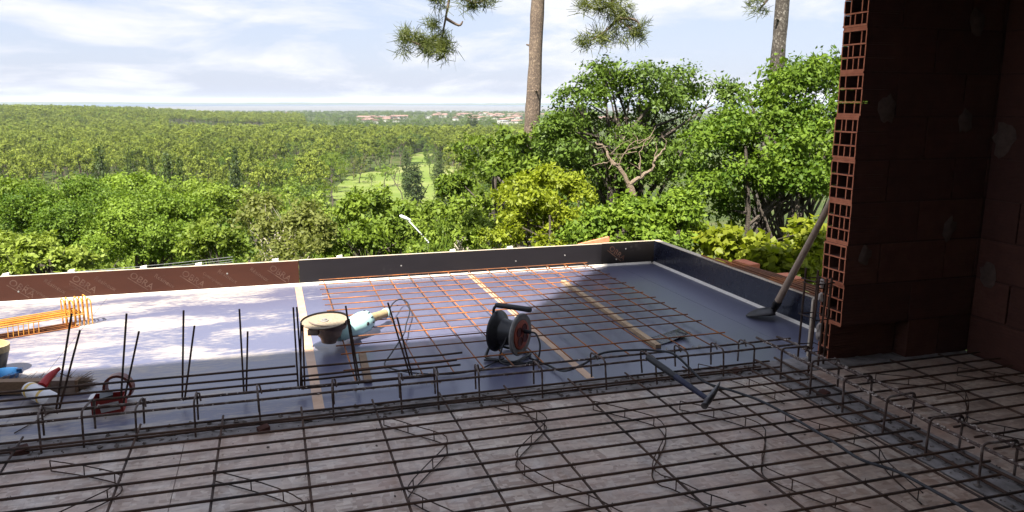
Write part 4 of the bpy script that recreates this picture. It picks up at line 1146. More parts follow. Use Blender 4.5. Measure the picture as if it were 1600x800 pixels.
# ---- woods that read as one mass
def stuff_instances(name, pts, srcs, label):
    me = bpy.data.meshes.new(name)
    me.from_pydata([p[:3] for p in pts], [], [])
    a = me.attributes.new('sc', 'FLOAT_VECTOR', 'POINT'); a.data.foreach_set('vector', np.array([(p[3], p[3], p[4]) for p in pts], np.float32).reshape(-1))
    a = me.attributes.new('rz', 'FLOAT', 'POINT'); a.data.foreach_set('value', np.array([p[5] for p in pts], np.float32))
    o = obj(name, me)
    ng = bpy.data.node_groups.new(name, 'GeometryNodeTree')
    ng.interface.new_socket('Geometry', in_out='INPUT', socket_type='NodeSocketGeometry')
    ng.interface.new_socket('Geometry', in_out='OUTPUT', socket_type='NodeSocketGeometry')
    gi = ng.nodes.new('NodeGroupInput'); go = ng.nodes.new('NodeGroupOutput'); jn = ng.nodes.new('GeometryNodeJoinGeometry')
    na = ng.nodes.new('GeometryNodeInputNamedAttribute'); na.data_type = 'FLOAT_VECTOR'; na.inputs['Name'].default_value = 'sc'
    nr = ng.nodes.new('GeometryNodeInputNamedAttribute'); nr.data_type = 'FLOAT'; nr.inputs['Name'].default_value = 'rz'
    cx = ng.nodes.new('ShaderNodeCombineXYZ'); ng.links.new(nr.outputs['Attribute'], cx.inputs[2])
    rv = ng.nodes.new('FunctionNodeEulerToRotation'); ng.links.new(cx.outputs[0], rv.inputs[0])
    for s in srcs:
        oi = ng.nodes.new('GeometryNodeObjectInfo'); oi.transform_space = 'ORIGINAL'; oi.inputs['Object'].default_value = s; oi.inputs['As Instance'].default_value = True
        ip = ng.nodes.new('GeometryNodeInstanceOnPoints')
        ng.links.new(gi.outputs[0], ip.inputs['Points']); ng.links.new(oi.outputs['Geometry'], ip.inputs['Instance'])
        ng.links.new(rv.outputs[0], ip.inputs['Rotation']); ng.links.new(na.outputs['Attribute'], ip.inputs['Scale'])
        ng.links.new(ip.outputs[0], jn.inputs[0])
    ng.links.new(jn.outputs[0], go.inputs[0])
    md = o.modifiers.new('scatter', 'NODES'); md.node_group = ng
    return tag(o, label, kind='stuff')
def find_part(mesh):
    for o in C.objects:
        if o.data is mesh: return o
    return None
WOODS = {}
def wood(name, label, kind, var, n, d0, d1, p0, p1, h0, h1, ar, seed, power=0.5, gap=None, hole=None):
    g = random.Random(seed); pts = []; tries = 0
    bw = {'poplar': 0.11, 'pine': 0.34}.get(kind, 0.46)
    while len(pts) < n and tries < 40000:
        tries += 1
        d = math.sqrt(d0*d0+(d1*d1-d0*d0)*g.random()); p = p0+(p1-p0)*g.random(); x, y = polar(p, d)
        if hole and hole(p, d, g): n -= 1; continue
        if in_poly(x, y, LAWN): n -= 1; continue
        u = 0.5+0.28*math.sin(x*0.021+1.3*math.sin(y*0.013))+0.28*math.sin(y*0.017+x*0.006)
        h = cap_height(x, y, h0+(h1-h0)*(0.6*u+0.4*g.random())); w = h*ar*(0.5+1.15*g.random()**1.3)
        if math.sin(x*0.013+2.1*math.sin(y*0.006))*math.sin(y*0.011+1.7*math.sin(x*0.005)) < -0.72: continue
        if gap:
            cell = (int(x//gap), int(y//gap))
            if any((x-a)**2+(y-b)**2 < gap*gap for i in (-1, 0, 1) for j in (-1, 0, 1) for a, b in WOODS.get((cell[0]+i, cell[1]+j), ())): continue
            WOODS.setdefault(cell, []).append((x, y))
        if h < 2: n -= 1; continue
        pts.append((x, y, gz(x, y), w/bw, h, g.random()*6.28))
    src = [find_part(m) for m in KIND[kind, var]]
    src = [s for s in src if s]
    if len(src) == 2 and pts: stuff_instances(name, pts, src, label)
def pine_hole(p, d, g):
    if p > 470 and d > 560 + (p-470)*0.4: return True
    if d > 1300 and p > 330: return True
    if 640 < d < 900 and 255 < p < 440: return True
    if 430 < d < 560 and 60 < p < 190 and g.random() < 0.8: return True
    return False
for v in range(4):
    wood('pine_wood', 'dense olive green pine wood covering the plain and the ridge', 'pine', v, 3600, 340, 1500, -110, 900, 11, 18, 0.34, 200+v, hole=pine_hole, gap=8.2)
for v in range(3):
    wood('mixed_wood', 'mixed green trees filling the valley floor', 'round', v, 260, 180, 620, 380, 900, 8, 13, 0.42, 210+v)
wood('clearing_scrub', 'low bright scrub in the clearing of the pine wood', 'light', 0, 420, 640, 900, 250, 445, 2.5, 6, 0.6, 230)
wood('mixed_wood', 'bright broad crowns scattered through the pine wood', 'bright', 0, 380, 330, 1300, -100, 700, 11, 17, 0.40, 231, hole=pine_hole)
wood('mixed_wood', 'dark crowns scattered through the pine wood', 'dark', 0, 320, 330, 1300, -100, 700, 10, 16, 0.36, 232, hole=pine_hole)
wood('dark_wood', 'dark green trees between the town and the pine wood', 'dark', 0, 300, 480, 1100, 420, 900, 8, 11, 0.45, 215)
wood('town_trees', 'blue green trees among and behind the town roofs', 'dark', 1, 1500, 1000, 2900, 330, 980, 6, 9.5, 0.6, 216)
wood('town_trees', 'blue green trees among and behind the town roofs', 'round', 1, 1200, 1000, 2950, 330, 980, 6, 9, 0.6, 217)

# low growth covering the slope under the trees
def undergrowth():
    g = np.random.default_rng(77); V = []
    k = 5200
    bl = []
    gg = random.Random(78)
    for i in range(1500):
        d = 8.6+75*gg.random()**1.6; p = -150+1600*gg.random(); x, y = polar(p, d)
        if y < 7.9 and x < 4.6: continue
        s = 0.35+0.02*d
        bl.append((x, y, gz(x, y)+0.3*s, s, s, 0.7*s))
    return crown_mesh('undergrowth', M['leaf_mid'], bl, 42000, 0.20, 79, 28, 0.34)
tag(obj('undergrowth', undergrowth()), 'tangled green undergrowth covering the slope below the trees', kind='stuff')

# named shrubs along the slope behind the formwork
for i, (p, d, h, w, kd) in enumerate([(240, 14.5, 1.35, 0.8, 'round'), (330, 15, 1.3, 0.8, 'bright'), (560, 14, 1.5, 0.75, 'light'), (676, 14.5, 4.15, 0.75, 'round'), (880, 13, 2.6, 0.9, 'bright'), (1010, 12.3, 2.6, 0.9, 'round'), (180, 17, 1.7, 1.0, 'bright'), (1350, 10.5, 2.4, 1.0, 'bright')]):
    x, y = polar(p, d)
    plant(kd, 0, x, y, h+0.0, w, ['low dark bush behind the long brown board', 'low bright bush below the golden bush', 'light green shrub under the broad bush', 'bush in front of the street lamp', 'bright bush right of the yellow shrub', 'bush showing below the dead limbs', 'bright bush beneath the big left trees', 'bright bush hidden mostly by the brick wall end'][i], name='leafy_shrub', cat='shrub')

# ---- the town
def house_meshes():
    w = MB().box(-0.5, 0.5, -0.5, 0.5, 0, 1.0).mesh('wall', M['render_white'])
    r = MB()
    r.prism([(-0.56, 1.0), (0.56, 1.0), (0, 1.42)], -0.56, 0.56, 'x')
    win = MB()
    win.box(-0.06, 0.06, -0.507, -0.49, 0.35, 0.7)
    return w, r.mesh('roof', M['roof_tile']), win.mesh('window', M['window'])
HW, HR, HWIN = house_meshes()
HG = MB().box(-0.53, 0.53, -0.53, 0.53, 1.0, 1.12).mesh('roof', M['roof_grey'])
g = random.Random(91)
clusters = [(590, 1650, 22), (620, 1500, 26), (575, 1350, 14), (700, 2000, 40), (735, 2150, 34), (770, 1950, 34), (795, 1750, 26), (800, 1350, 18), (745, 1500, 30), (690, 1650, 26), (440, 2100, 50), (820, 2100, 40), (960, 1400, 50), (920, 1600, 40)]
k = 0
for ci, (p, d, sp) in enumerate(clusters):
    for j in range(3 if p < 500 else 5):
        x, y = polar(p+g.gauss(0, sp*0.5), d+g.gauss(0, 110))
        big = g.random() < 0.22
        grey = g.random() < 0.2
        hw = ['on the left of the town', 'left of the town middle', 'in the nearest row left of the town', 'in the far row at the town middle', 'in the far row left of the pine', 'just left of the leaning pine', 'beside the leaning pine trunk', 'in the nearest row by the leaning pine', 'in the middle row of the town', 'right of the town middle', 'alone far left of the town', 'in the far row behind the leaning pine', 'behind the dark oak', 'right of the leaning pine'][ci]
        o = empty('town_house', (x, y, gz(x, y)), ('long ' if big else 'small ') + ('grey' if grey else 'red') + ' roofed house ' + hw + ' ' + ['nearest the sea', 'turned broadside', 'half behind trees', 'at its left end', 'at its right end'][j], 'house', 'grey roofed buildings in the town' if grey else 'red roofed houses in the town', g.random()*3.14)
        o.scale = (30 if big else 15, 14 if big else 11, 6 if big else 5)
        obj('wall', HW, o); obj('roof', HG if grey else HR, o); [obj('window', HWIN, o, (sx, 0, 0)) for sx in (-0.28, 0.0, 0.28)]

# ---- street lamp and overhead wires on the slope
def street_lamp():
    bx, by = 3.42, 17.6; z0 = gz(bx, by)
    o = empty('street_lamp', (bx, by, z0), 'white street lamp head on its slanting arm among the bushes', 'street lamp')
    P = lambda x, y, z: (x-bx, y-by, z-z0)
    MB().tube([P(bx, by, z0-0.3), P(bx, by, -1.62)], 0.022, 8).build('pole', M['grey_metal'], o, smooth=True)
    MB().tube(smooth_path([P(bx, by, -1.62), P(3.30, 17.66, -1.46), P(3.0, 17.76, -1.12)], 5), 0.016, 8).build('arm', M['lamp_white'], o, smooth=True)
    h = MB()
    h.lathe([(-0.15, 0.012), (-0.13, 0.03), (0.0, 0.043), (0.10, 0.038), (0.14, 0.016)], P(2.92, 17.79, -1.05), (-0.72, 0.05, 0.35), 12)
    h.build('lamp_head', M['lamp_white'], o, smooth=True)
street_lamp()
def overhead_wires():
    o = empty('overhead_wires', (3.6, 17.4, gz(3.6, 17.4)), 'thin overhead wires strung in front of the bushes behind the formwork', 'wires')
    org = Vector(o.location)
    for dz in (0.0, -0.16, -0.30):
        for a, b, sag in (((3.6, 17.4, -1.20+dz*0.8), (4.75, 13.2, -0.80+dz*0.6), 0.10), ((-4.6, 11.3, -0.62+dz*0.25), (-0.6, 12.1, -0.68+dz*0.25), 0.05)):
            A, B = Vector(a), Vector(b)
            MB().tube([tuple(A+(B-A)*t-Vector((0, 0, sag*4*t*(1-t)))-org) for t in [i/10 for i in range(11)]], 0.0032, 5).build('wire', M['wire'], o)
overhead_wires()

# ------------------------------------------------------------------ reinforcing steel
def bar_mesh(L, r, axis, mat, n=6):
    e = (L, 0, 0) if axis == 'x' else ((0, L, 0) if axis == 'y' else (0, 0, L))
    return MB().tube([(0, 0, 0), tuple(v*0.5 for v in e), e], r, n).mesh('bar', mat, smooth=True)

# mesh on the strand board floor
mg = random.Random(3)
fm = empty('floor_steel_mesh', (0, 3, 0.055), 'dark welded steel mesh over the strand board floor in the foreground', 'steel mesh')
BX = bar_mesh(1.0, 0.0059, 'x', M['steel_dark']); BY = bar_mesh(1.0, 0.0056, 'y', M['steel_dark'])
def place_bar(mesh, parent, org, p, length, axis, skew=0.0):
    o = obj('bar', mesh, parent, (p[0]-org[0], p[1]-org[1], p[2]-org[2]))
    if axis == 'x': o.scale = (length, 1, 1); o.rotation_euler.z = skew
    else: o.scale = (1, length, 1); o.rotation_euler.z = skew
    return o
FM = (0, 3, 0.055)
ys = [3.655-0.1232*k for k in range(22)]
place_bar(BX, fm, FM, (-3.4, 3.785, 0.06), 6.12, 'x', 0.0)
for k, y in enumerate(ys):
    place_bar(BX, fm, FM, (-3.4, y+mg.uniform(-.004, .004), 0.060), 6.22+0.14*mg.random()+(0.08 if k % 3 == 0 else 0), 'x', mg.uniform(-.0015, .0015))
for i, x in enumerate((-2.18, -1.80, -1.43, -1.05, -0.665, -0.293, 0.081, 0.447, 0.816, 1.185, 1.552, 1.918, 2.285, 2.655)):
    place_bar(BY, fm, FM, (x+(-0.02 if x == -1.05 else 0), 0.95, 0.048), 3.0 - (0.1 if x > 2.5 else 0), 'y', (0.035 if x == -1.05 else mg.uniform(-.003, .003)))
fm2 = empty('floor_steel_mesh', (3.7, 3, 0.055), 'barely lit steel mesh on the floor of the dark right hand bay', 'steel mesh')
F2 = (3.7, 3, 0.055)
for k in range(20):
    place_bar(BX, fm2, F2, (3.02+0.12*mg.random(), 3.62-0.1232*k+mg.uniform(-.004, .004), 0.060), 1.15, 'x', mg.uniform(-.004, .004))
for x in (3.22, 3.59, 3.95): place_bar(BY, fm2, F2, (x, 0.95, 0.048), 2.75, 'y', mg.uniform(-.003, .003))

# terrace mesh
tm = empty('terrace_steel_mesh', (1.6, 5.7, 0.045), 'orange rusty steel mesh lying on the terrace deck', 'steel mesh')
TM = (1.6, 5.7, 0.045)
TX = bar_mesh(1.0, 0.0046, 'x', M['steel_rust']); TY = bar_mesh(1.0, 0.0046, 'y', M['steel_rust'])
for k in range(14):
    y = 6.96-0.1795*k + (0.0 if k < 13 else -0.13)
    L = 2.58 - 0.02*mg.random()
    place_bar(TX, tm, TM, (0.352+mg.uniform(-.012, .012), y-0.045, 0.050), L, 'x', 0.016)
for i, x in enumerate((0.40, 0.785, 0.966, 1.152, 1.336, 1.525, 1.716, 1.908, 2.096, 2.30, 2.495, 2.692, 2.893)):
    place_bar(TY, tm, TM, (x, 4.255+mg.uniform(-.02, .02), 0.041), 2.62+0.013*i, 'y', mg.uniform(-.003, .003))

# beam cages: long bars and inverted U links
def link_pts(w, h, foot, axis, r=0.022, hook=0.03):
    """inverted U from the near foot over to the far foot"""
    P = [(0, -0.0), (0, h-r)] + [(r-r*math.cos(a), h-r+r*math.sin(a)) for a in (0.5, 1.05)] + [(r, h), (w-r, h)] + [(w-r+r*math.sin(a), h-r+r*math.cos(a)) for a in (0.5, 1.05)] + [(w, h-r), (w, foot)]
    return P
def cage_link(parent, org, x, y, w, h, ang, mat, lean=0.0, foot=0.03, r=0.0052):
    P = link_pts(w, h, foot, 'y'); pts = []
    for d, z in P:
        pts.append((x-org[0]+math.sin(ang)*d + lean*z, y-org[1]+math.cos(ang)*d, z+0.004))
    m = MB(); m.tube(pts, r, 6)
    # bent tail of the closed link
    e = Vector(pts[5]); t = Vector((math.sin(ang), math.cos(ang), 0))
    m.tube([e-t*0.02+Vector((0.011, 0, 0.004)), e+Vector((0.013, 0, -0.002)), e+Vector((0.02, 0, -0.035))-t*0.025], r*0.95, 5)
    m.build('link', mat, parent, smooth=True)
c1 = empty('beam_cage', (0, 3.9, 0), 'long beam cage of dark bars and upright links along the terrace edge', 'steel cage')
O1 = (0, 3.9, 0)
for x, l in ((-1.44, .02), (-1.074, .02), (-0.90, .03), (-0.674, .03), (-0.412, .02), (-0.112, -.02), (0.241, -.02), (0.587, -.03), (0.781, -.04), (1.009, -.03), (1.358, -.03), (1.744, -.08), (2.054, -.12), (2.277, -.1), (2.493, -.06), (2.70, 0.0)):
    cage_link(c1, O1, x, 3.822+mg.uniform(-.012, .02), 0.155+mg.uniform(-.01, .01), 0.176+mg.uniform(-.008, .01), mg.uniform(-.16, .16), M['steel_spattered'], l)
for y, z, L in ((3.832, 0.158, 6.3), (3.968, 0.150, 6.35), (3.845, 0.022, 6.2), (3.955, 0.022, 6.2)):
    P = [(-3.3+L*t/12, y-3.9+mg.uniform(-.004, .004), z+mg.uniform(-.004, .004)) for t in range(13)]
    MB().tube(P, 0.0062, 6).build('bar', M['steel_spattered'] if z > 0.1 else M['steel_dark'], c1, smooth=True)
c2 = empty('beam_cage', (2.9, 2.6, 0), 'mortar spattered beam cage running toward the viewer at the right', 'steel cage')
O2 = (2.9, 2.6, 0)
for y in (3.70, 3.44, 3.18, 2.89, 2.62, 2.34, 2.07):
    cage_link(c2, O2, 2.797+mg.uniform(-.01, .01), y+mg.uniform(-.015, .015), 0.18, 0.19+mg.uniform(-.006, .008), math.pi/2+mg.uniform(-.1, .1), M['steel_spattered'], mg.uniform(-.05, .05), r=0.0060)
for x, z in ((2.812, 0.174), (2.962, 0.170), (2.82, 0.03), (2.955, 0.03)):
    P = [(x-2.9+mg.uniform(-.004, .004), 3.98-2.6-0.172*t, z+mg.uniform(-.005, .004)) for t in range(13)]
    MB().tube(P, 0.0072, 6).build('bar', M['steel_spattered'] if z > 0.1 else M['steel_dark'], c2, smooth=True)
# spatter of mortar on the cages
def lumps(name, spots, label, mat, seed):
    g = random.Random(seed); m = MB()
    for (x, y, z, s) in spots:
        n = len(m.v)
        P = [(1,0,0),(-1,0,0),(0,1,0),(0,-1,0),(0,0,1),(0,0,-1)]
        q = [s*(0.6+0.8*g.random()) for _ in P]
        a = g.random()*3
        for (px0, py0, pz0), k in zip(P, q):
            m.v.append((x+(px0*math.cos(a)-py0*math.sin(a))*k, y+(px0*math.sin(a)+py0*math.cos(a))*k, z+pz0*k*0.7))
        for A in (0, 1):
            for B_ in (2, 3):
                for D_ in (4, 5): m.f.append((n+A, n+B_, n+D_))
    return tag(m.build(name, mat), label, kind='stuff')
sp = []
for i in range(260):
    x = mg.uniform(-1.5, 2.7); sp.append((x, (3.832 if mg.random() < .6 else 3.968)+mg.uniform(-.004, .004), 0.156+mg.uniform(-.008, .006), 0.0035+0.004*mg.random()))
for i in range(420):
    y = mg.uniform(2.0, 3.9); sp.append(((2.812 if mg.random() < .6 else 2.962)+mg.uniform(-.005, .005), y, 0.176+mg.uniform(-.008, .006), 0.0035+0.005*mg.random()))
lumps('mortar_spatter', sp, 'pale mortar splashes stuck along the cage bars', M['mortar_patch'], 8)
db = []
for i in range(420):
    x = mg.uniform(-1.5, 2.8); db.append((x, mg.uniform(3.79, 3.99), 0.012, 0.004+0.014*mg.random()**3))
for i in range(260):
    db.append((mg.uniform(2.77, 3.03), mg.uniform(1.8, 3.8), 0.012, 0.004+0.014*mg.random()**3))
for i in range(70): db.append((mg.uniform(-1.2, 2.7), mg.uniform(2.2, 3.75), 0.002, 0.003+0.006*mg.random()**2))
lumps('mortar_crumbs', db, 'dark mortar crumbs strewn along the wall head strips', M['debris'], 9)
for i, (x, y, s, lab) in enumerate(((-1.17, 3.86, 0.035, 'broken terracotta chip at the left end of the mortar strip'), (-0.10, 3.80, 0.025, 'small terracotta chip on the mortar strip left of centre'), (2.60, 3.86, 0.03, 'terracotta chip on the strip near the corner of the cages'), (2.86, 3.40, 0.03, 'terracotta chip under the cage running to the viewer'))):
    m = MB(); m.obox((0, 0, 0), (s, s*.3, 0.004), (-s*.3, s*.7, 0.003), (0, 0.002, s*.35))
    tag(m.build('brick_chip', M['brick'], loc=(x, y, 0.018)), lab, 'brick chip')

# thin tie wires twisted round the crossings
tw = MB()
for k, y in enumerate(ys[:16]):
    for x in (-1.05, -0.665, -0.293, 0.081, 0.447, 0.816, 1.185, 1.552, 1.918, 2.285, 2.655):
        if mg.random() < 0.45:
            a = mg.uniform(0, 6.28)
            c = Vector((x, y, 0.054)); u = Vector((math.cos(a), math.sin(a), 0))
            tw.tube([c-u*0.010+Vector((0, 0, -.006)), c-u*0.004+Vector((0, 0, .015)), c+u*0.006+Vector((0, 0, .014)), c+u*0.012+Vector((0, 0, .001)), c+u*(0.020+0.012*mg.random())+Vector((0, 0, .012))], 0.0011, 4, False)
o = tw.build('tie_wires', M['steel_dark'], fm, FM); o['kind'] = 'stuff'
# starter cage of the future column
cc = empty('column_cage', (3.18, 3.89, 0), 'upright starter bars with tie links in front of the broken wall end', 'steel cage')
OC = (3.18, 3.89, 0)
for x, y, h, tx in ((3.10, 3.83, 0.575, 0.02), (3.11, 3.955, 0.60, 0.01), (3.155, 3.82, 0.56, 0.015), (3.205, 3.835, 0.56, 0.012), (3.20, 3.955, 0.58, 0.01)):
    MB().tube([(x-OC[0], y-OC[1], 0.0), (x+tx*.5-OC[0], y-OC[1], h*.5), (x+tx-OC[0], y-OC[1], h)], 0.0068, 7).build('bar', M['steel_dark'], cc, smooth=True)
for z, s in ((0.10, .004), (0.30, 0), (0.50, .008), (0.525, -.004)):
    q = [(3.09+s, 3.825), (3.225+s, 3.825), (3.225+s, 3.962), (3.09+s, 3.962), (3.09+s, 3.825), (3.13+s, 3.85)]
    MB().tube([(a-OC[0]+z*.02, b-OC[1], z+0.004*i) for i, (a, b) in enumerate(q)], 0.0036, 5).build('tie_link', M['steel_dark'], cc)
tag(MB().obox((0, 0, 0.19), (0.011, 0, 0), (0, 0.008, 0), (0.004, 0.0, 0.19)).build('wooden_lath', M['raw_ply'], loc=(3.245, 4.02, 0.0)), 'pale upright lath beside the starter bars', 'lath')

# V shaped starter bars tied to loose long bars on the deck
def v_cage(label, pins, bars, org):
    o = empty('starter_cage', org, label, 'steel cage')
    for (bx, by), (x1, z1), (x2, z2) in pins:
        P = [(x1, by, z1), (bx-0.006, by, 0.045), (bx, by-0.004, 0.030), (bx+0.007, by, 0.042), (x2, by-0.012, z2)]
        MB().tube([(a-org[0], b-org[1], c-org[2]) for a, b, c in P], 0.0056, 6).build('pin', M['steel_dark'], o, smooth=True)
    for x0, x1, y0, y1, z in bars:
        P = [(x0+(x1-x0)*t/6-org[0], y0+(y1-y0)*t/6-org[1]+mg.uniform(-.002, .002), z-org[2]+mg.uniform(-.002, .002)) for t in range(7)]
        MB().tube(P, 0.0062, 6).build('bar', M['steel_dark'], o, smooth=True)
v_cage('long bars with V shaped upright pins on the left of the terrace', [((-1.50, 4.30), (-1.40, 0.535), (-1.345, 0.44)), ((-1.105, 4.277), (-0.992, 0.546), (-0.96, 0.46)), ((-0.806, 4.28), (-0.743, 0.526), (-0.691, 0.43)), ((-0.507, 4.281), (-0.472, 0.522), (-0.424, 0.438)), ((-0.196, 4.285), (-0.197, 0.507), (-0.162, 0.383)), ((0.090, 4.276), (0.080, 0.498), (0.116, 0.409))],
       [(-3.0, 0.075, 4.285, 4.272, 0.165), (-3.0, 0.08, 4.288, 4.272, 0.120), (-3.0, 0.085, 4.262, 4.262, 0.085), (-3.0, 0.10, 4.264, 4.262, 0.040)], (-0.5, 4.28, 0.03))
v_cage('short bars with two V shaped upright pins left of the cable reel', [((0.112, 4.268), (0.098, 0.50), (0.124, 0.40)), ((0.412, 4.257), (0.358, 0.49), (0.372, 0.419)), ((0.714, 4.276), (0.593, 0.486), (0.641, 0.40))],
       [(0.10, 1.02, 4.282, 4.278, 0.150), (0.10, 0.99, 4.262, 4.290, 0.105), (0.10, 1.01, 4.280, 4.282, 0.075), (0.10, 0.86, 4.262, 4.262, 0.034)], (0.4, 4.27, 0.03))

# zigzag ladder spacers under the floor mesh
def spacer(path, label, h=0.052):
    org = (path[0][0], path[0][1], 0.003)
    o = empty('ladder_spacer', org, label, 'spacer', 'zigzag spacers under the floor mesh')
    q = smooth_path([(x, y, 0) for x, y in path], 6)
    bot = [(p.x-org[0], p.y-org[1], 0.0035) for p in q]; top = [(p.x-org[0]+mg.uniform(-.002, .002), p.y-org[1], h) for p in q]
    MB().tube(bot, 0.0030, 5).build('bottom_wire', M['steel_dark'], o); MB().tube(top, 0.0028, 5).build('top_wire', M['steel_dark'], o)
    dist = 0; last = q[0]; step = 0.0
    for i, p in enumerate(q):
        dist += (p-last).length; last = p
        if dist >= step:
            MB().tube([(bot[i]), (top[i])], 0.0026, 5).build('strut', M['steel_dark'], o); step = dist+0.16
for pts, lab in (
    ([(-0.987, 3.622), (-0.838, 3.528), (-0.70, 3.42), (-0.662, 3.347), (-0.70, 3.26), (-0.90, 3.06), (-1.0, 2.9)], 'zigzag wire spacer at the left below the floor mesh'),
    ([(-0.30, 3.32), (-0.07, 3.11), (0.043, 2.959), (0.06, 2.88), (0.0, 2.78), (-0.2, 2.5)], 'zigzag wire spacer at the bottom edge left of centre'),
    ([(0.476, 3.699), (0.597, 3.543), (0.71, 3.403), (0.715, 3.317), (0.679, 3.244), (0.477, 2.956), (0.492, 2.86), (0.62, 2.66), (0.7, 2.5)], 'zigzag wire spacer below the second tape strip left of centre'),
    ([(1.027, 3.833), (1.126, 3.684), (1.214, 3.578), (1.248, 3.476), (1.217, 3.388), (1.003, 3.14), (0.979, 3.036), (0.995, 2.951), (1.055, 2.81), (1.15, 2.66), (1.22, 2.5)], 'zigzag wire spacer at the middle of the floor mesh'),
    ([(1.56, 3.581), (1.675, 3.44), (1.769, 3.303), (1.767, 3.199), (1.724, 3.098), (1.53, 2.851), (1.505, 2.743), (1.538, 2.69), (1.605, 2.545), (1.7, 2.4)], 'zigzag wire spacer left of the hammer head'),
    ([(1.998, 3.45), (2.115, 3.308), (2.201, 3.157), (2.222, 3.047), (2.16, 2.93), (1.991, 2.712), (1.993, 2.6), (2.076, 2.392), (2.16, 2.25)], 'zigzag wire spacer below the hammer head'),
    ([(2.40, 3.95), (2.485, 3.81), (2.539, 3.63), (2.58, 3.36)], 'short wire spacer at the corner of the two cages'),
    ([(2.44, 3.16), (2.494, 3.012), (2.574, 2.858), (2.60, 2.72), (2.52, 2.55), (2.447, 2.285)], 'zigzag wire spacer left of the mortar spattered cage'),
    ([(3.30, 3.50), (3.52, 3.35), (3.60, 3.2), (3.45, 3.0), (3.28, 2.85), (3.35, 2.7), (3.55, 2.5)], 'zigzag wire spacer in the dark right hand bay'),
    ([(3.85, 3.45), (4.05, 3.25), (4.10, 3.1), (3.92, 2.9), (3.85, 2.75), (4.0, 2.55)], 'far wire spacer in the dark right hand bay')):
    spacer(pts, lab)

# orange bundle of links at the left back of the deck
oc = empty('link_bundle', (-1.4, 6.1, 0), 'bright orange stack of rusty links and bars at the left edge of the deck', 'steel links')
OO = Vector((-1.4, 6.1, 0)); dirv = Vector((0.9, 0.42, 0)).normalized(); sd = Vector((-dirv.y, dirv.x, 0))
for k in range(7):
    e = Vector((-1.43+0.018*k, 6.16+0.012*k, 0)); h = 0.19+mg.uniform(-.012, .02)
    e = Vector((-1.47+0.026*k, 6.12+0.010*k, 0))
    P = [e-sd*0.05+Vector((0, 0, .004)), e-sd*0.05+Vector((0, 0, h-.02)), e-sd*0.03+Vector((0, 0, h)), e+sd*0.03+Vector((0, 0, h)), e+sd*0.05+Vector((0, 0, h-.02)), e+sd*0.05+Vector((0, 0, .004))]
    MB().tube([p-OO for p in P], 0.0046, 6).build('link', M['steel_orange'], oc, smooth=True)
for k in range(9):
    s = sd*(-0.06+0.015*k); z = 0.088+0.01*(k % 3)
    a = Vector((-1.36-0.02*(k % 3), 6.16, z))+s; b = a-dirv*1.5
    MB().tube([a-OO, (a+b)/2-OO+Vector((0, 0, -.006)), b-OO], 0.0046, 6).build('bar', M['steel_orange'], oc, smooth=True)
for k in range(7):
    s = sd*(-0.075+0.022*k); a = Vector((-1.40-0.03*(k % 2), 6.14, 0.006+0.006*(k % 2)))+s; b = a-dirv*1.4
    MB().tube([a-OO, b-OO], 0.0046, 6).build('bar', M['steel_rust'], oc, smooth=True)
for k in range(14):
    e = Vector((-1.62-0.028*k-(0.10 if k > 6 else 0), 6.02-0.0125*k, 0)) - sd*0.045
    MB().tube([e-OO+Vector((0, 0, .008)), e-OO+Vector((0.004, 0, .09))], 0.0030, 5).build('tie', M['steel_orange'], oc)

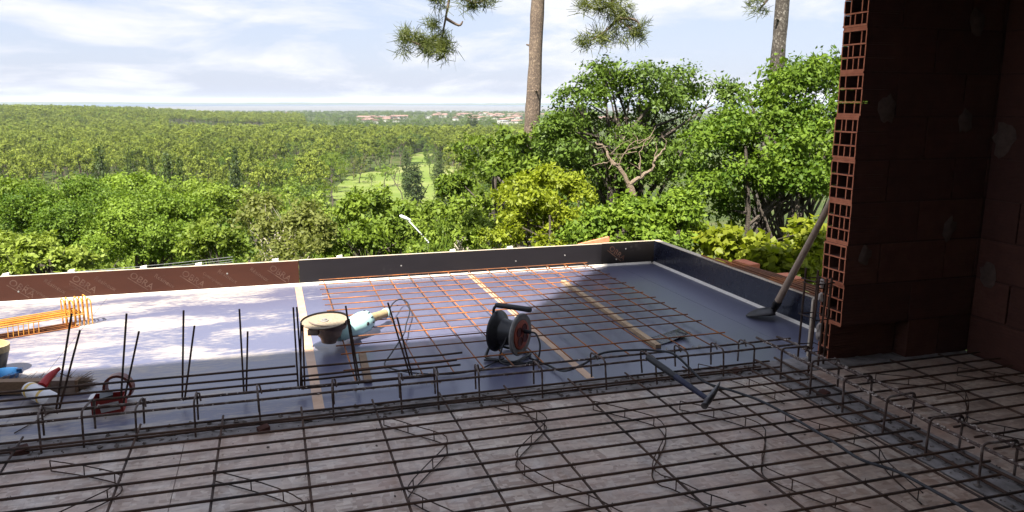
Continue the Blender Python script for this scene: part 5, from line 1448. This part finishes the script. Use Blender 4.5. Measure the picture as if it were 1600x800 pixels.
# ------------------------------------------------------------------ tools
# cable reel
def cable_reel():
    o = empty('cable_reel', (1.40, 4.56, 0), 'black cable reel with a red socket plate standing on the deck', 'cable reel', rz=R(-47))
    ax = (1, 0, 0); c = (0, 0, 0.158)
    m = MB(); m.lathe([(-0.098, 0.128), (-0.098, 0.133), (-0.088, 0.134), (-0.078, 0.128), (-0.060, 0.105), (-0.045, 0.088), (0.055, 0.074), (0.070, 0.078), (0.072, 0.05)], c, ax, 40)
    m.build('drum', M['black_plastic'], o, smooth=True)
    m = MB(); m.lathe([(0.064, 0.10), (0.066, 0.133), (0.076, 0.136), (0.084, 0.132), (0.082, 0.098), (0.079, 0.097)], c, ax, 40)
    m.build('flange', M['grey_rim'], o, smooth=True)
    pl = MB().lathe([(0.060, 0.02), (0.081, 0.095), (0.087, 0.093), (0.089, 0.085)], c, ax, 36).build('socket_plate', M['red_plate'], o, smooth=True)
    for a in (55, 145, 235, 325):
        y = 0.046*math.cos(R(a)); z = 0.046*math.sin(R(a))
        MB().lathe([(0.0, 0.031), (0.0035, 0.031), (0.0035, 0.027), (0.001, 0.026)], (0.0885, y, 0.158+z), ax, 20).build('socket', M['dark_red'], pl, smooth=True)
    MB().lathe([(0.0, 0.014), (0.02, 0.013), (0.045, 0.011)], (0.089, 0.028, 0.175), ax, 14).build('plug', M['black_rubber'], o, smooth=True)
    fr = MB()
    fr.tube(smooth_path([(-0.118, 0.0, 0.158), (-0.122, -0.01, 0.10), (-0.118, -0.09, 0.030), (-0.09, -0.125, 0.012), (0.05, -0.125, 0.011), (0.10, -0.10, 0.012), (0.105, 0.0, 0.012), (0.09, 0.10, 0.012), (-0.06, 0.12, 0.012), (-0.11, 0.09, 0.03), (-0.122, 0.01, 0.11), (-0.118, 0.0, 0.17)], 5), 0.0095, 10)
    fr.tube(smooth_path([(-0.098, 0, 0.158), (-0.120, 0.0, 0.18), (-0.122, 0, 0.28), (-0.112, 0, 0.312), (-0.085, 0, 0.326)], 5), 0.0095, 10)
    fr.build('frame', M['black_plastic'], o, smooth=True)
    MB().tube([(-0.105, 0, 0.324), (-0.085, 0, 0.327), (0.02, 0, 0.329), (0.135, 0, 0.329), (0.15, 0, 0.328)], [0.014, 0.017, 0.0175, 0.018, 0.014], 12).build('handle', M['black_rubber'], o, smooth=True)
    cd = MB()
    cd.tube(smooth_path([(0.13, 0.028, 0.175), (0.17, 0.03, 0.17), (0.215, 0.0, 0.12), (0.225, -0.03, 0.05), (0.21, -0.05, 0.012), (0.12, -0.10, 0.010), (-0.02, -0.14, 0.012), (-0.09, -0.17, 0.012)], 6), 0.0058, 8)
    cd.tube(smooth_path([(0.02, -0.076, 0.15), (0.0, -0.11, 0.07), (0.01, -0.14, 0.015), (0.08, -0.16, 0.01), (0.16, -0.10, 0.012), (0.19, 0.02, 0.012), (0.12, 0.12, 0.012)], 6), 0.0058, 8)
    cd.build('coiled_cable', M['black_rubber'], o, smooth=True)
cable_reel()
def cord(name, pts, r, label, mat):
    org = pts[0]
    q = smooth_path([(a-org[0], b-org[1], c-org[2]) for a, b, c in pts], 6)
    tag(MB().tube(q, r, 8).build(name, mat, smooth=True, loc=org), label, 'cable')
cord('power_cable', [(1.50, 4.46, 0.012), (1.56, 4.32, 0.012), (1.60, 4.13, 0.03), (1.68, 4.02, 0.10), (1.80, 4.0, 0.165), (2.02, 3.97, 0.172), (2.10, 3.92, 0.175), (2.16, 3.83, 0.178), (2.21, 3.72, 0.12), (2.24, 3.60, 0.078), (2.33, 3.42, 0.075), (2.385, 3.22, 0.075), (2.40, 2.81, 0.075), (2.39, 2.58, 0.075), (2.455, 2.44, 0.075), (2.47, 2.28, 0.075), (2.47, 2.0, 0.075), (2.4, 1.5, 0.075)], 0.0068,
     'black power cable trailing from the reel over the floor mesh to the right', M['black_rubber'])
cord('grinder_cord', [(0.772, 5.55, 0.085), (0.83, 5.72, 0.10), (0.92, 5.95, 0.07), (0.97, 5.90, 0.055), (0.94, 5.62, 0.055), (0.86, 5.3, 0.055), (0.80, 5.05, 0.055), (0.66, 4.72, 0.03), (0.61, 4.62, 0.012), (0.63, 4.53, 0.010), (0.75, 4.40, 0.012), (0.94, 4.32, 0.012), (1.12, 4.34, 0.012), (1.26, 4.44, 0.012), (1.34, 4.50, 0.012)], 0.0048,
     'thin dark cord looping from the grinder handle to the reel', M['black_rubber'])

def grinder():
    org = Vector((0.36, 5.08, 0)); o = empty('angle_grinder', org, 'large pale turquoise angle grinder lying upside down with its disc up', 'angle grinder')
    n = Vector((-0.06, -0.07, 1)).normalized(); c = Vector((0.285, 5.035, 0.195))-org
    MB().lathe([(-0.002, 0.145), (0.002, 0.145), (0.0025, 0.05), (0.001, 0.03)], c, n, 48).build('disc', M['abrasive'], o)
    MB().lathe([(0.002, 0.026), (0.006, 0.026), (0.008, 0.015), (0.017, 0.013), (0.018, 0.008)], c, n, 18).build('flange_nut', M['grey_rim'], o, smooth=True)
    MB().lathe([(-0.152, 0.030), (-0.147, 0.046), (-0.115, 0.058), (-0.100, 0.074), (-0.055, 0.086), (-0.045, 0.104), (-0.014, 0.120), (-0.010, 0.134), (-0.007, 0.134), (-0.010, 0.11)], c+Vector((0.035, 0.02, -0.004)), (0.08, 0.05, 1), 36).build('guard', M['guard'], o, smooth=True)
    m = MB(); NA = 22
    for i in range(NA+1):                     # raised guard lip round the back of the disc
        a = R(-35+215*i/NA)
        for r_, z_ in ((0.149, -0.016), (0.150, 0.013), (0.153, 0.013), (0.154, -0.016)):
            m.v.append(tuple(c+Vector((math.cos(a)*r_, math.sin(a)*r_, z_-0.06*math.cos(a)*-r_*0-0.0))+Vector((0, 0, 0.06*math.cos(a)*r_+0.07*math.sin(a)*r_))))
    for i in range(NA):
        for k in range(4): m.f.append((i*4+k, i*4+(k+1) % 4, i*4+4+(k+1) % 4, i*4+4+k))
    m.build('guard_lip', M['shovel_iron'], o, smooth=True)
    MB().obox(c+Vector((-0.075, -0.07, -0.045)), (0.03, -0.01, 0), (0.008, 0.024, 0), (0, 0, 0.018)).build('guard_clamp', M['guard'], o)
    a = Vector((0.36, 5.09, 0.072)); b = Vector((0.600, 5.345, 0.098)); e = Vector((0.762, 5.545, 0.082)); d = (b-a).normalized()
    L = (b-a).length
    bd = MB().lathe([(0, 0.038), (0.03, 0.050), (0.10, 0.056), (0.16, 0.060), (0.22, 0.074), (0.29, 0.076), (0.335, 0.070), (L+0.005, 0.050)], a-org, d, 28).build('motor_housing', M['teal'], o, smooth=True)
    for k in range(12):
        q = 2*math.pi*k/12; u = d.cross(Vector((0, 0, 1))).normalized(); w = u.cross(d)
        MB().obox(a-org+d*0.315+(u*math.cos(q)+w*math.sin(q))*0.0735, d*0.012, (u*math.cos(q)+w*math.sin(q))*0.002, (w*math.cos(q)-u*math.sin(q))*0.004).build('vent', M['black_plastic'], bd)
    u = d.cross(Vector((0, 0, 1))).normalized()
    MB().lathe([(0, 0.014), (0.006, 0.013), (0.007, 0.008)], a-org+d*0.25+u*0.070+Vector((0, 0, 0.01)), u, 14).build('brush_cap', M['black_plastic'], bd, smooth=True)
    h = (e-b).normalized()
    MB().lathe([(-0.02, 0.044), (0.02, 0.036), (0.12, 0.030), (0.20, 0.029), (0.235, 0.032)], b-org, h, 20).build('handle', M['tan_dust'], o, smooth=True)
    MB().lathe([(0.225, 0.035), (0.245, 0.036), (0.262, 0.030), (0.275, 0.015)], b-org, h, 20).build('handle_cap', M['teal'], o, smooth=True)
grinder()

def hammer():
    org = Vector((2.06, 3.5, 0.1)); o = empty('claw_hammer', org, 'hammer with a dark blue handle resting across the cage and the floor mesh', 'hammer')
    a = Vector((1.966, 3.775, 0.197)); b = Vector((2.100, 3.375, 0.092)); d = (b-a).normalized()
    L = (b-a).length
    MB().lathe([(0, 0.014), (0.004, 0.0185), (0.10, 0.019), (0.17, 0.0185), (0.22, 0.0165)], a-org, d, 16).build('grip', M['black_rubber'], o, smooth=True)
    MB().lathe([(0.215, 0.016), (0.225, 0.0175), (0.30, 0.0165), (0.40, 0.0145), (L+0.01, 0.0135)], a-org, d, 16).build('handle', M['blue_rubber'], o, smooth=True)
    m = MB()
    pts = [Vector((2.062, 3.318, 0.070)), Vector((2.080, 3.335, 0.073)), Vector((2.110, 3.358, 0.085)), Vector((2.140, 3.372, 0.104)), Vector((2.168, 3.378, 0.135)), Vector((2.184, 3.376, 0.168))]
    m.tube([p-org for p in smooth_path(pts, 4)], [0.0175, 0.019, 0.019, 0.0185, 0.0165, 0.0175, 0.019, 0.020, 0.020, 0.020, 0.019, 0.018, 0.017, 0.016, 0.0145, 0.013, 0.011, 0.009, 0.007, 0.005, 0.003], 10)
    m.build('head', M['grey_metal'], o, smooth=True)
hammer()

def shovel():
    org = Vector((3.5, 4.88, 0)); o = empty('shovel', org, 'shovel standing on the deck, its long pale handle leaning on the wall end', 'shovel')
    s0 = Vector((3.575, 4.835, 0.115)); s1 = Vector((3.60, 4.45, 0.80)); s2 = Vector((3.60, 4.03, 1.53))
    MB().tube([p-org for p in (s0, s0+(s1-s0)*0.3, s1, s2)], [0.027, 0.025, 0.022, 0.021], 14).build('handle', M['ash_handle'], o, smooth=True)
    dn = (s1-s0).normalized()
    MB().lathe([(-0.10, 0.020), (-0.05, 0.026), (0.0, 0.030), (0.03, 0.031), (0.035, 0.026)], s0-org, dn, 14).build('socket', M['shovel_iron'], o, smooth=True)
    tip = Vector((3.405, 4.97, 0.006)); root = Vector((3.575, 4.85, 0.075)); ax = root-tip; L = ax.length; u = ax.normalized()
    sd_ = u.cross(Vector((0, 0, 1))).normalized(); up_ = sd_.cross(u)
    m = MB(); NI, NJ = 12, 8
    for i in range(NI+1):
        t = i/NI; w = 0.115*min(1.0, math.sqrt(t/0.45) if t < 0.45 else 1.0)*(1.0 if t < 0.85 else 1.0-0.25*(t-0.85)/0.15)
        for j in range(NJ+1):
            s = -1+2*j/NJ
            m.v.append(tuple(tip-org+u*L*t+sd_*w*s+up_*(0.018*math.sin(t*math.pi*0.9)-0.030*s*s*t)))
    for i in range(NI):
        for j in range(NJ):
            p = i*(NJ+1)+j; m.f.append((p, p+1, p+NJ+2, p+NJ+1))
    b = m.build('blade', M['shovel_iron'], o, smooth=True); k = b.modifiers.new('t', 'SOLIDIFY'); k.thickness = 0.005
shovel()

# odds and ends at the left of the deck
def broom():
    org = Vector((-1.32, 4.70, 0)); o = empty('broom_head', org, 'wooden broom head with stiff brown bristles among the left hand tools', 'broom')
    d = Vector((0.96, -0.22, 0)).normalized(); s = Vector((-d.y, d.x, 0))
    MB().obox((0, 0, 0.045), d*0.25, s*0.028, (0, 0, 0.036)).build('block', M['brown_wood'], o)
    MB().obox(d*0.175+Vector((0, 0, 0.045)), d*0.062, s*0.031, (0, 0, 0.0385)).build('metal_band', M['guard'], o)
    m = MB(); g = random.Random(4)
    for i in range(260):
        p = d*g.uniform(-0.25, 0.25)+s*0.025+Vector((0, 0, g.uniform(0.02, 0.078))); e = p+s*g.uniform(0.05, 0.085)+d*g.gauss(0.012, 0.02)+Vector((0, 0, g.gauss(0, 0.014)))
        m.tube([p, e], [0.0022, 0.0008], 3, False)
    for i in range(130):
        p = d*0.25+s*g.uniform(-0.02, 0.028)+Vector((0, 0, g.uniform(0.015, 0.078))); e = p+d*g.uniform(0.03, 0.075)+s*g.gauss(0.02, 0.02)+Vector((0, 0, g.gauss(0.004, 0.016)))
        m.tube([p, e], [0.0022, 0.0008], 3, False)
    m.build('bristles', M['bristle'], o)
broom()
def canister():
    org = Vector((-1.25, 4.50, 0)); o = empty('foam_canister', org, 'white canister with yellow print and a red nozzle lying on its side', 'canister')
    a = Vector((-1.315, 4.60, 0.064)); b = Vector((-1.150, 4.405, 0.050)); d = (b-a).normalized(); L = (b-a).length
    MB().lathe([(0, 0.028), (0.008, 0.040), (0.02, 0.043), (L-0.03, 0.043), (L-0.012, 0.040), (L, 0.034)], a-org, d, 26).build('can', M['white_plastic'], o, smooth=True)
    for t in (0.030, 0.155): MB().lathe([(0, 0.0434), (0.022, 0.0434)], a-org+d*t, d, 26).build('print_band', M['yellow_print'], o, smooth=True)
    nz = MB(); nz.tube(smooth_path([Vector((-1.235, 4.56, 0.09))-org, Vector((-1.215, 4.60, 0.115))-org, Vector((-1.19, 4.63, 0.135))-org, Vector((-1.165, 4.65, 0.15))-org], 4), [0.024, 0.024, 0.023, 0.022, 0.022, 0.021, 0.020, 0.018, 0.016, 0.014, 0.012, 0.011, 0.009], 10)
    nz.build('nozzle', M['red_plastic'], o, smooth=True)
canister()
def carton():
    org = Vector((-0.875, 4.33, 0)); o = empty('red_carton', org, 'small open red carton with a torn white label in front of the tape roll', 'carton')
    m = MB(); w, d_, h, t = 0.075, 0.055, 0.075, 0.003
    m.box(-w, w, -d_, -d_+t, 0, h); m.box(-w, w, d_-t, d_, 0, h); m.box(-w, -w+t, -d_+t, d_-t, 0, h); m.box(w-t, w, -d_+t, d_-t, 0, h); m.box(-w+t, w-t, -d_+t, d_-t, 0, t)
    m.build('box', M['red_card'], o)
    MB().obox((0.012, -d_-0.0008, 0.034), (0.046, 0, 0.006), (0, 0.0004, 0), (-0.004, 0, 0.022)).build('label_sheet', M['white_plastic'], o)
    MB().obox((-0.01, 0, h+0.006), (0.03, 0.01, 0.004), (-0.006, 0.034, 0.003), (0, 0.002, 0.005)).build('flap', M['black_plastic'], o)
    MB().obox((-w-0.004, 0.0, h+0.004), (0.016, 0, 0.008), (0, d_*0.9, 0), (0, 0, 0.0012)).build('flap', M['white_plastic'], o)
carton()
tr = MB(); tr.lathe([(-0.024, 0.062), (-0.024, 0.076), (0.024, 0.076), (0.024, 0.062), (-0.024, 0.062)], (0, 0, 0.0765), (0.16, 1, 0), 36); tr.f = tr.f[:-2]
tag(tr.build('tape_roll', M['brown_tape'], smooth=True, loc=(-0.845, 4.45, 0.0)), 'roll of brown red tape standing on edge behind the red carton', 'tape roll')
def tub():
    org = Vector((-1.54, 4.97, 0)); o = empty('blue_tub', org, 'low blue plastic tub at the left edge of the deck', 'tub')
    MB().lathe([(0, 0.07), (0.045, 0.085), (0.048, 0.092), (0.054, 0.092), (0.054, 0.08), (0.012, 0.064)], (0, 0, 0), (0, 0, 1), 30).build('basin', M['blue_plastic'], o, smooth=True)
    MB().obox((0.088, 0.0, 0.056), (0.014, 0, 0), (0, 0.012, 0), (0, 0, 0.014)).build('grip', M['blue_plastic'], o)
tub()
def bag():
    org = Vector((-1.66, 5.12, 0)); o = empty('tool_bucket', org, 'black bucket with a tan rim at the left edge behind the blue tub', 'bucket')
    MB().lathe([(0, 0.07), (0.02, 0.085), (0.14, 0.105), (0.15, 0.105)], (0, 0, 0), (0.1, 0, 1), 24).build('body', M['black_plastic'], o, smooth=True)
    MB().lathe([(0.15, 0.108), (0.19, 0.108), (0.19, 0.096), (0.155, 0.094)], (0, 0, 0), (0.1, 0, 1), 24).build('rim', M['tan_dust'], o, smooth=True)
bag()
w1 = [(-1.08, 4.79, 0.01), (-1.10, 4.70, 0.06), (-1.16, 4.62, 0.13)]
tag(MB().tube([Vector(p)-Vector(w1[0]) for p in w1], 0.0026, 5).build('loose_rod', M['steel_dark'], loc=w1[0]), 'thin loose rod leaning on the broom head', 'rod')
tag(MB().tube([(0, 0, 0), (0.13, 0.30, 0.0)], 0.003, 5).build('loose_rod', M['steel_dark'], loc=(-1.26, 4.12, 0.006)), 'thin loose rod on the deck near the left end of the beam cage', 'rod')

# ------------------------------------------------------------------ the air
HZ = True
if HZ:
    hz = MB().box(-20600, 20600, -20600, 20600, -55, 34).mesh('haze', [])
    m = bpy.data.materials.new('haze'); m.use_nodes = True; nt = m.node_tree; nt.nodes.clear()
    out = nt.nodes.new('ShaderNodeOutputMaterial'); pv = nt.nodes.new('ShaderNodeVolumePrincipled')
    pv.inputs['Color'].default_value = (0.80, 0.88, 1.0, 1); pv.inputs['Density'].default_value = 0.00007
    pv.inputs['Anisotropy'].default_value = 0.0
    nt.links.new(pv.outputs[0], out.inputs['Volume'])
    hz.materials.clear(); hz.materials.append(m)
    tag(obj('haze', hz), 'thin bluish air between the house and the bay', kind='stuff')
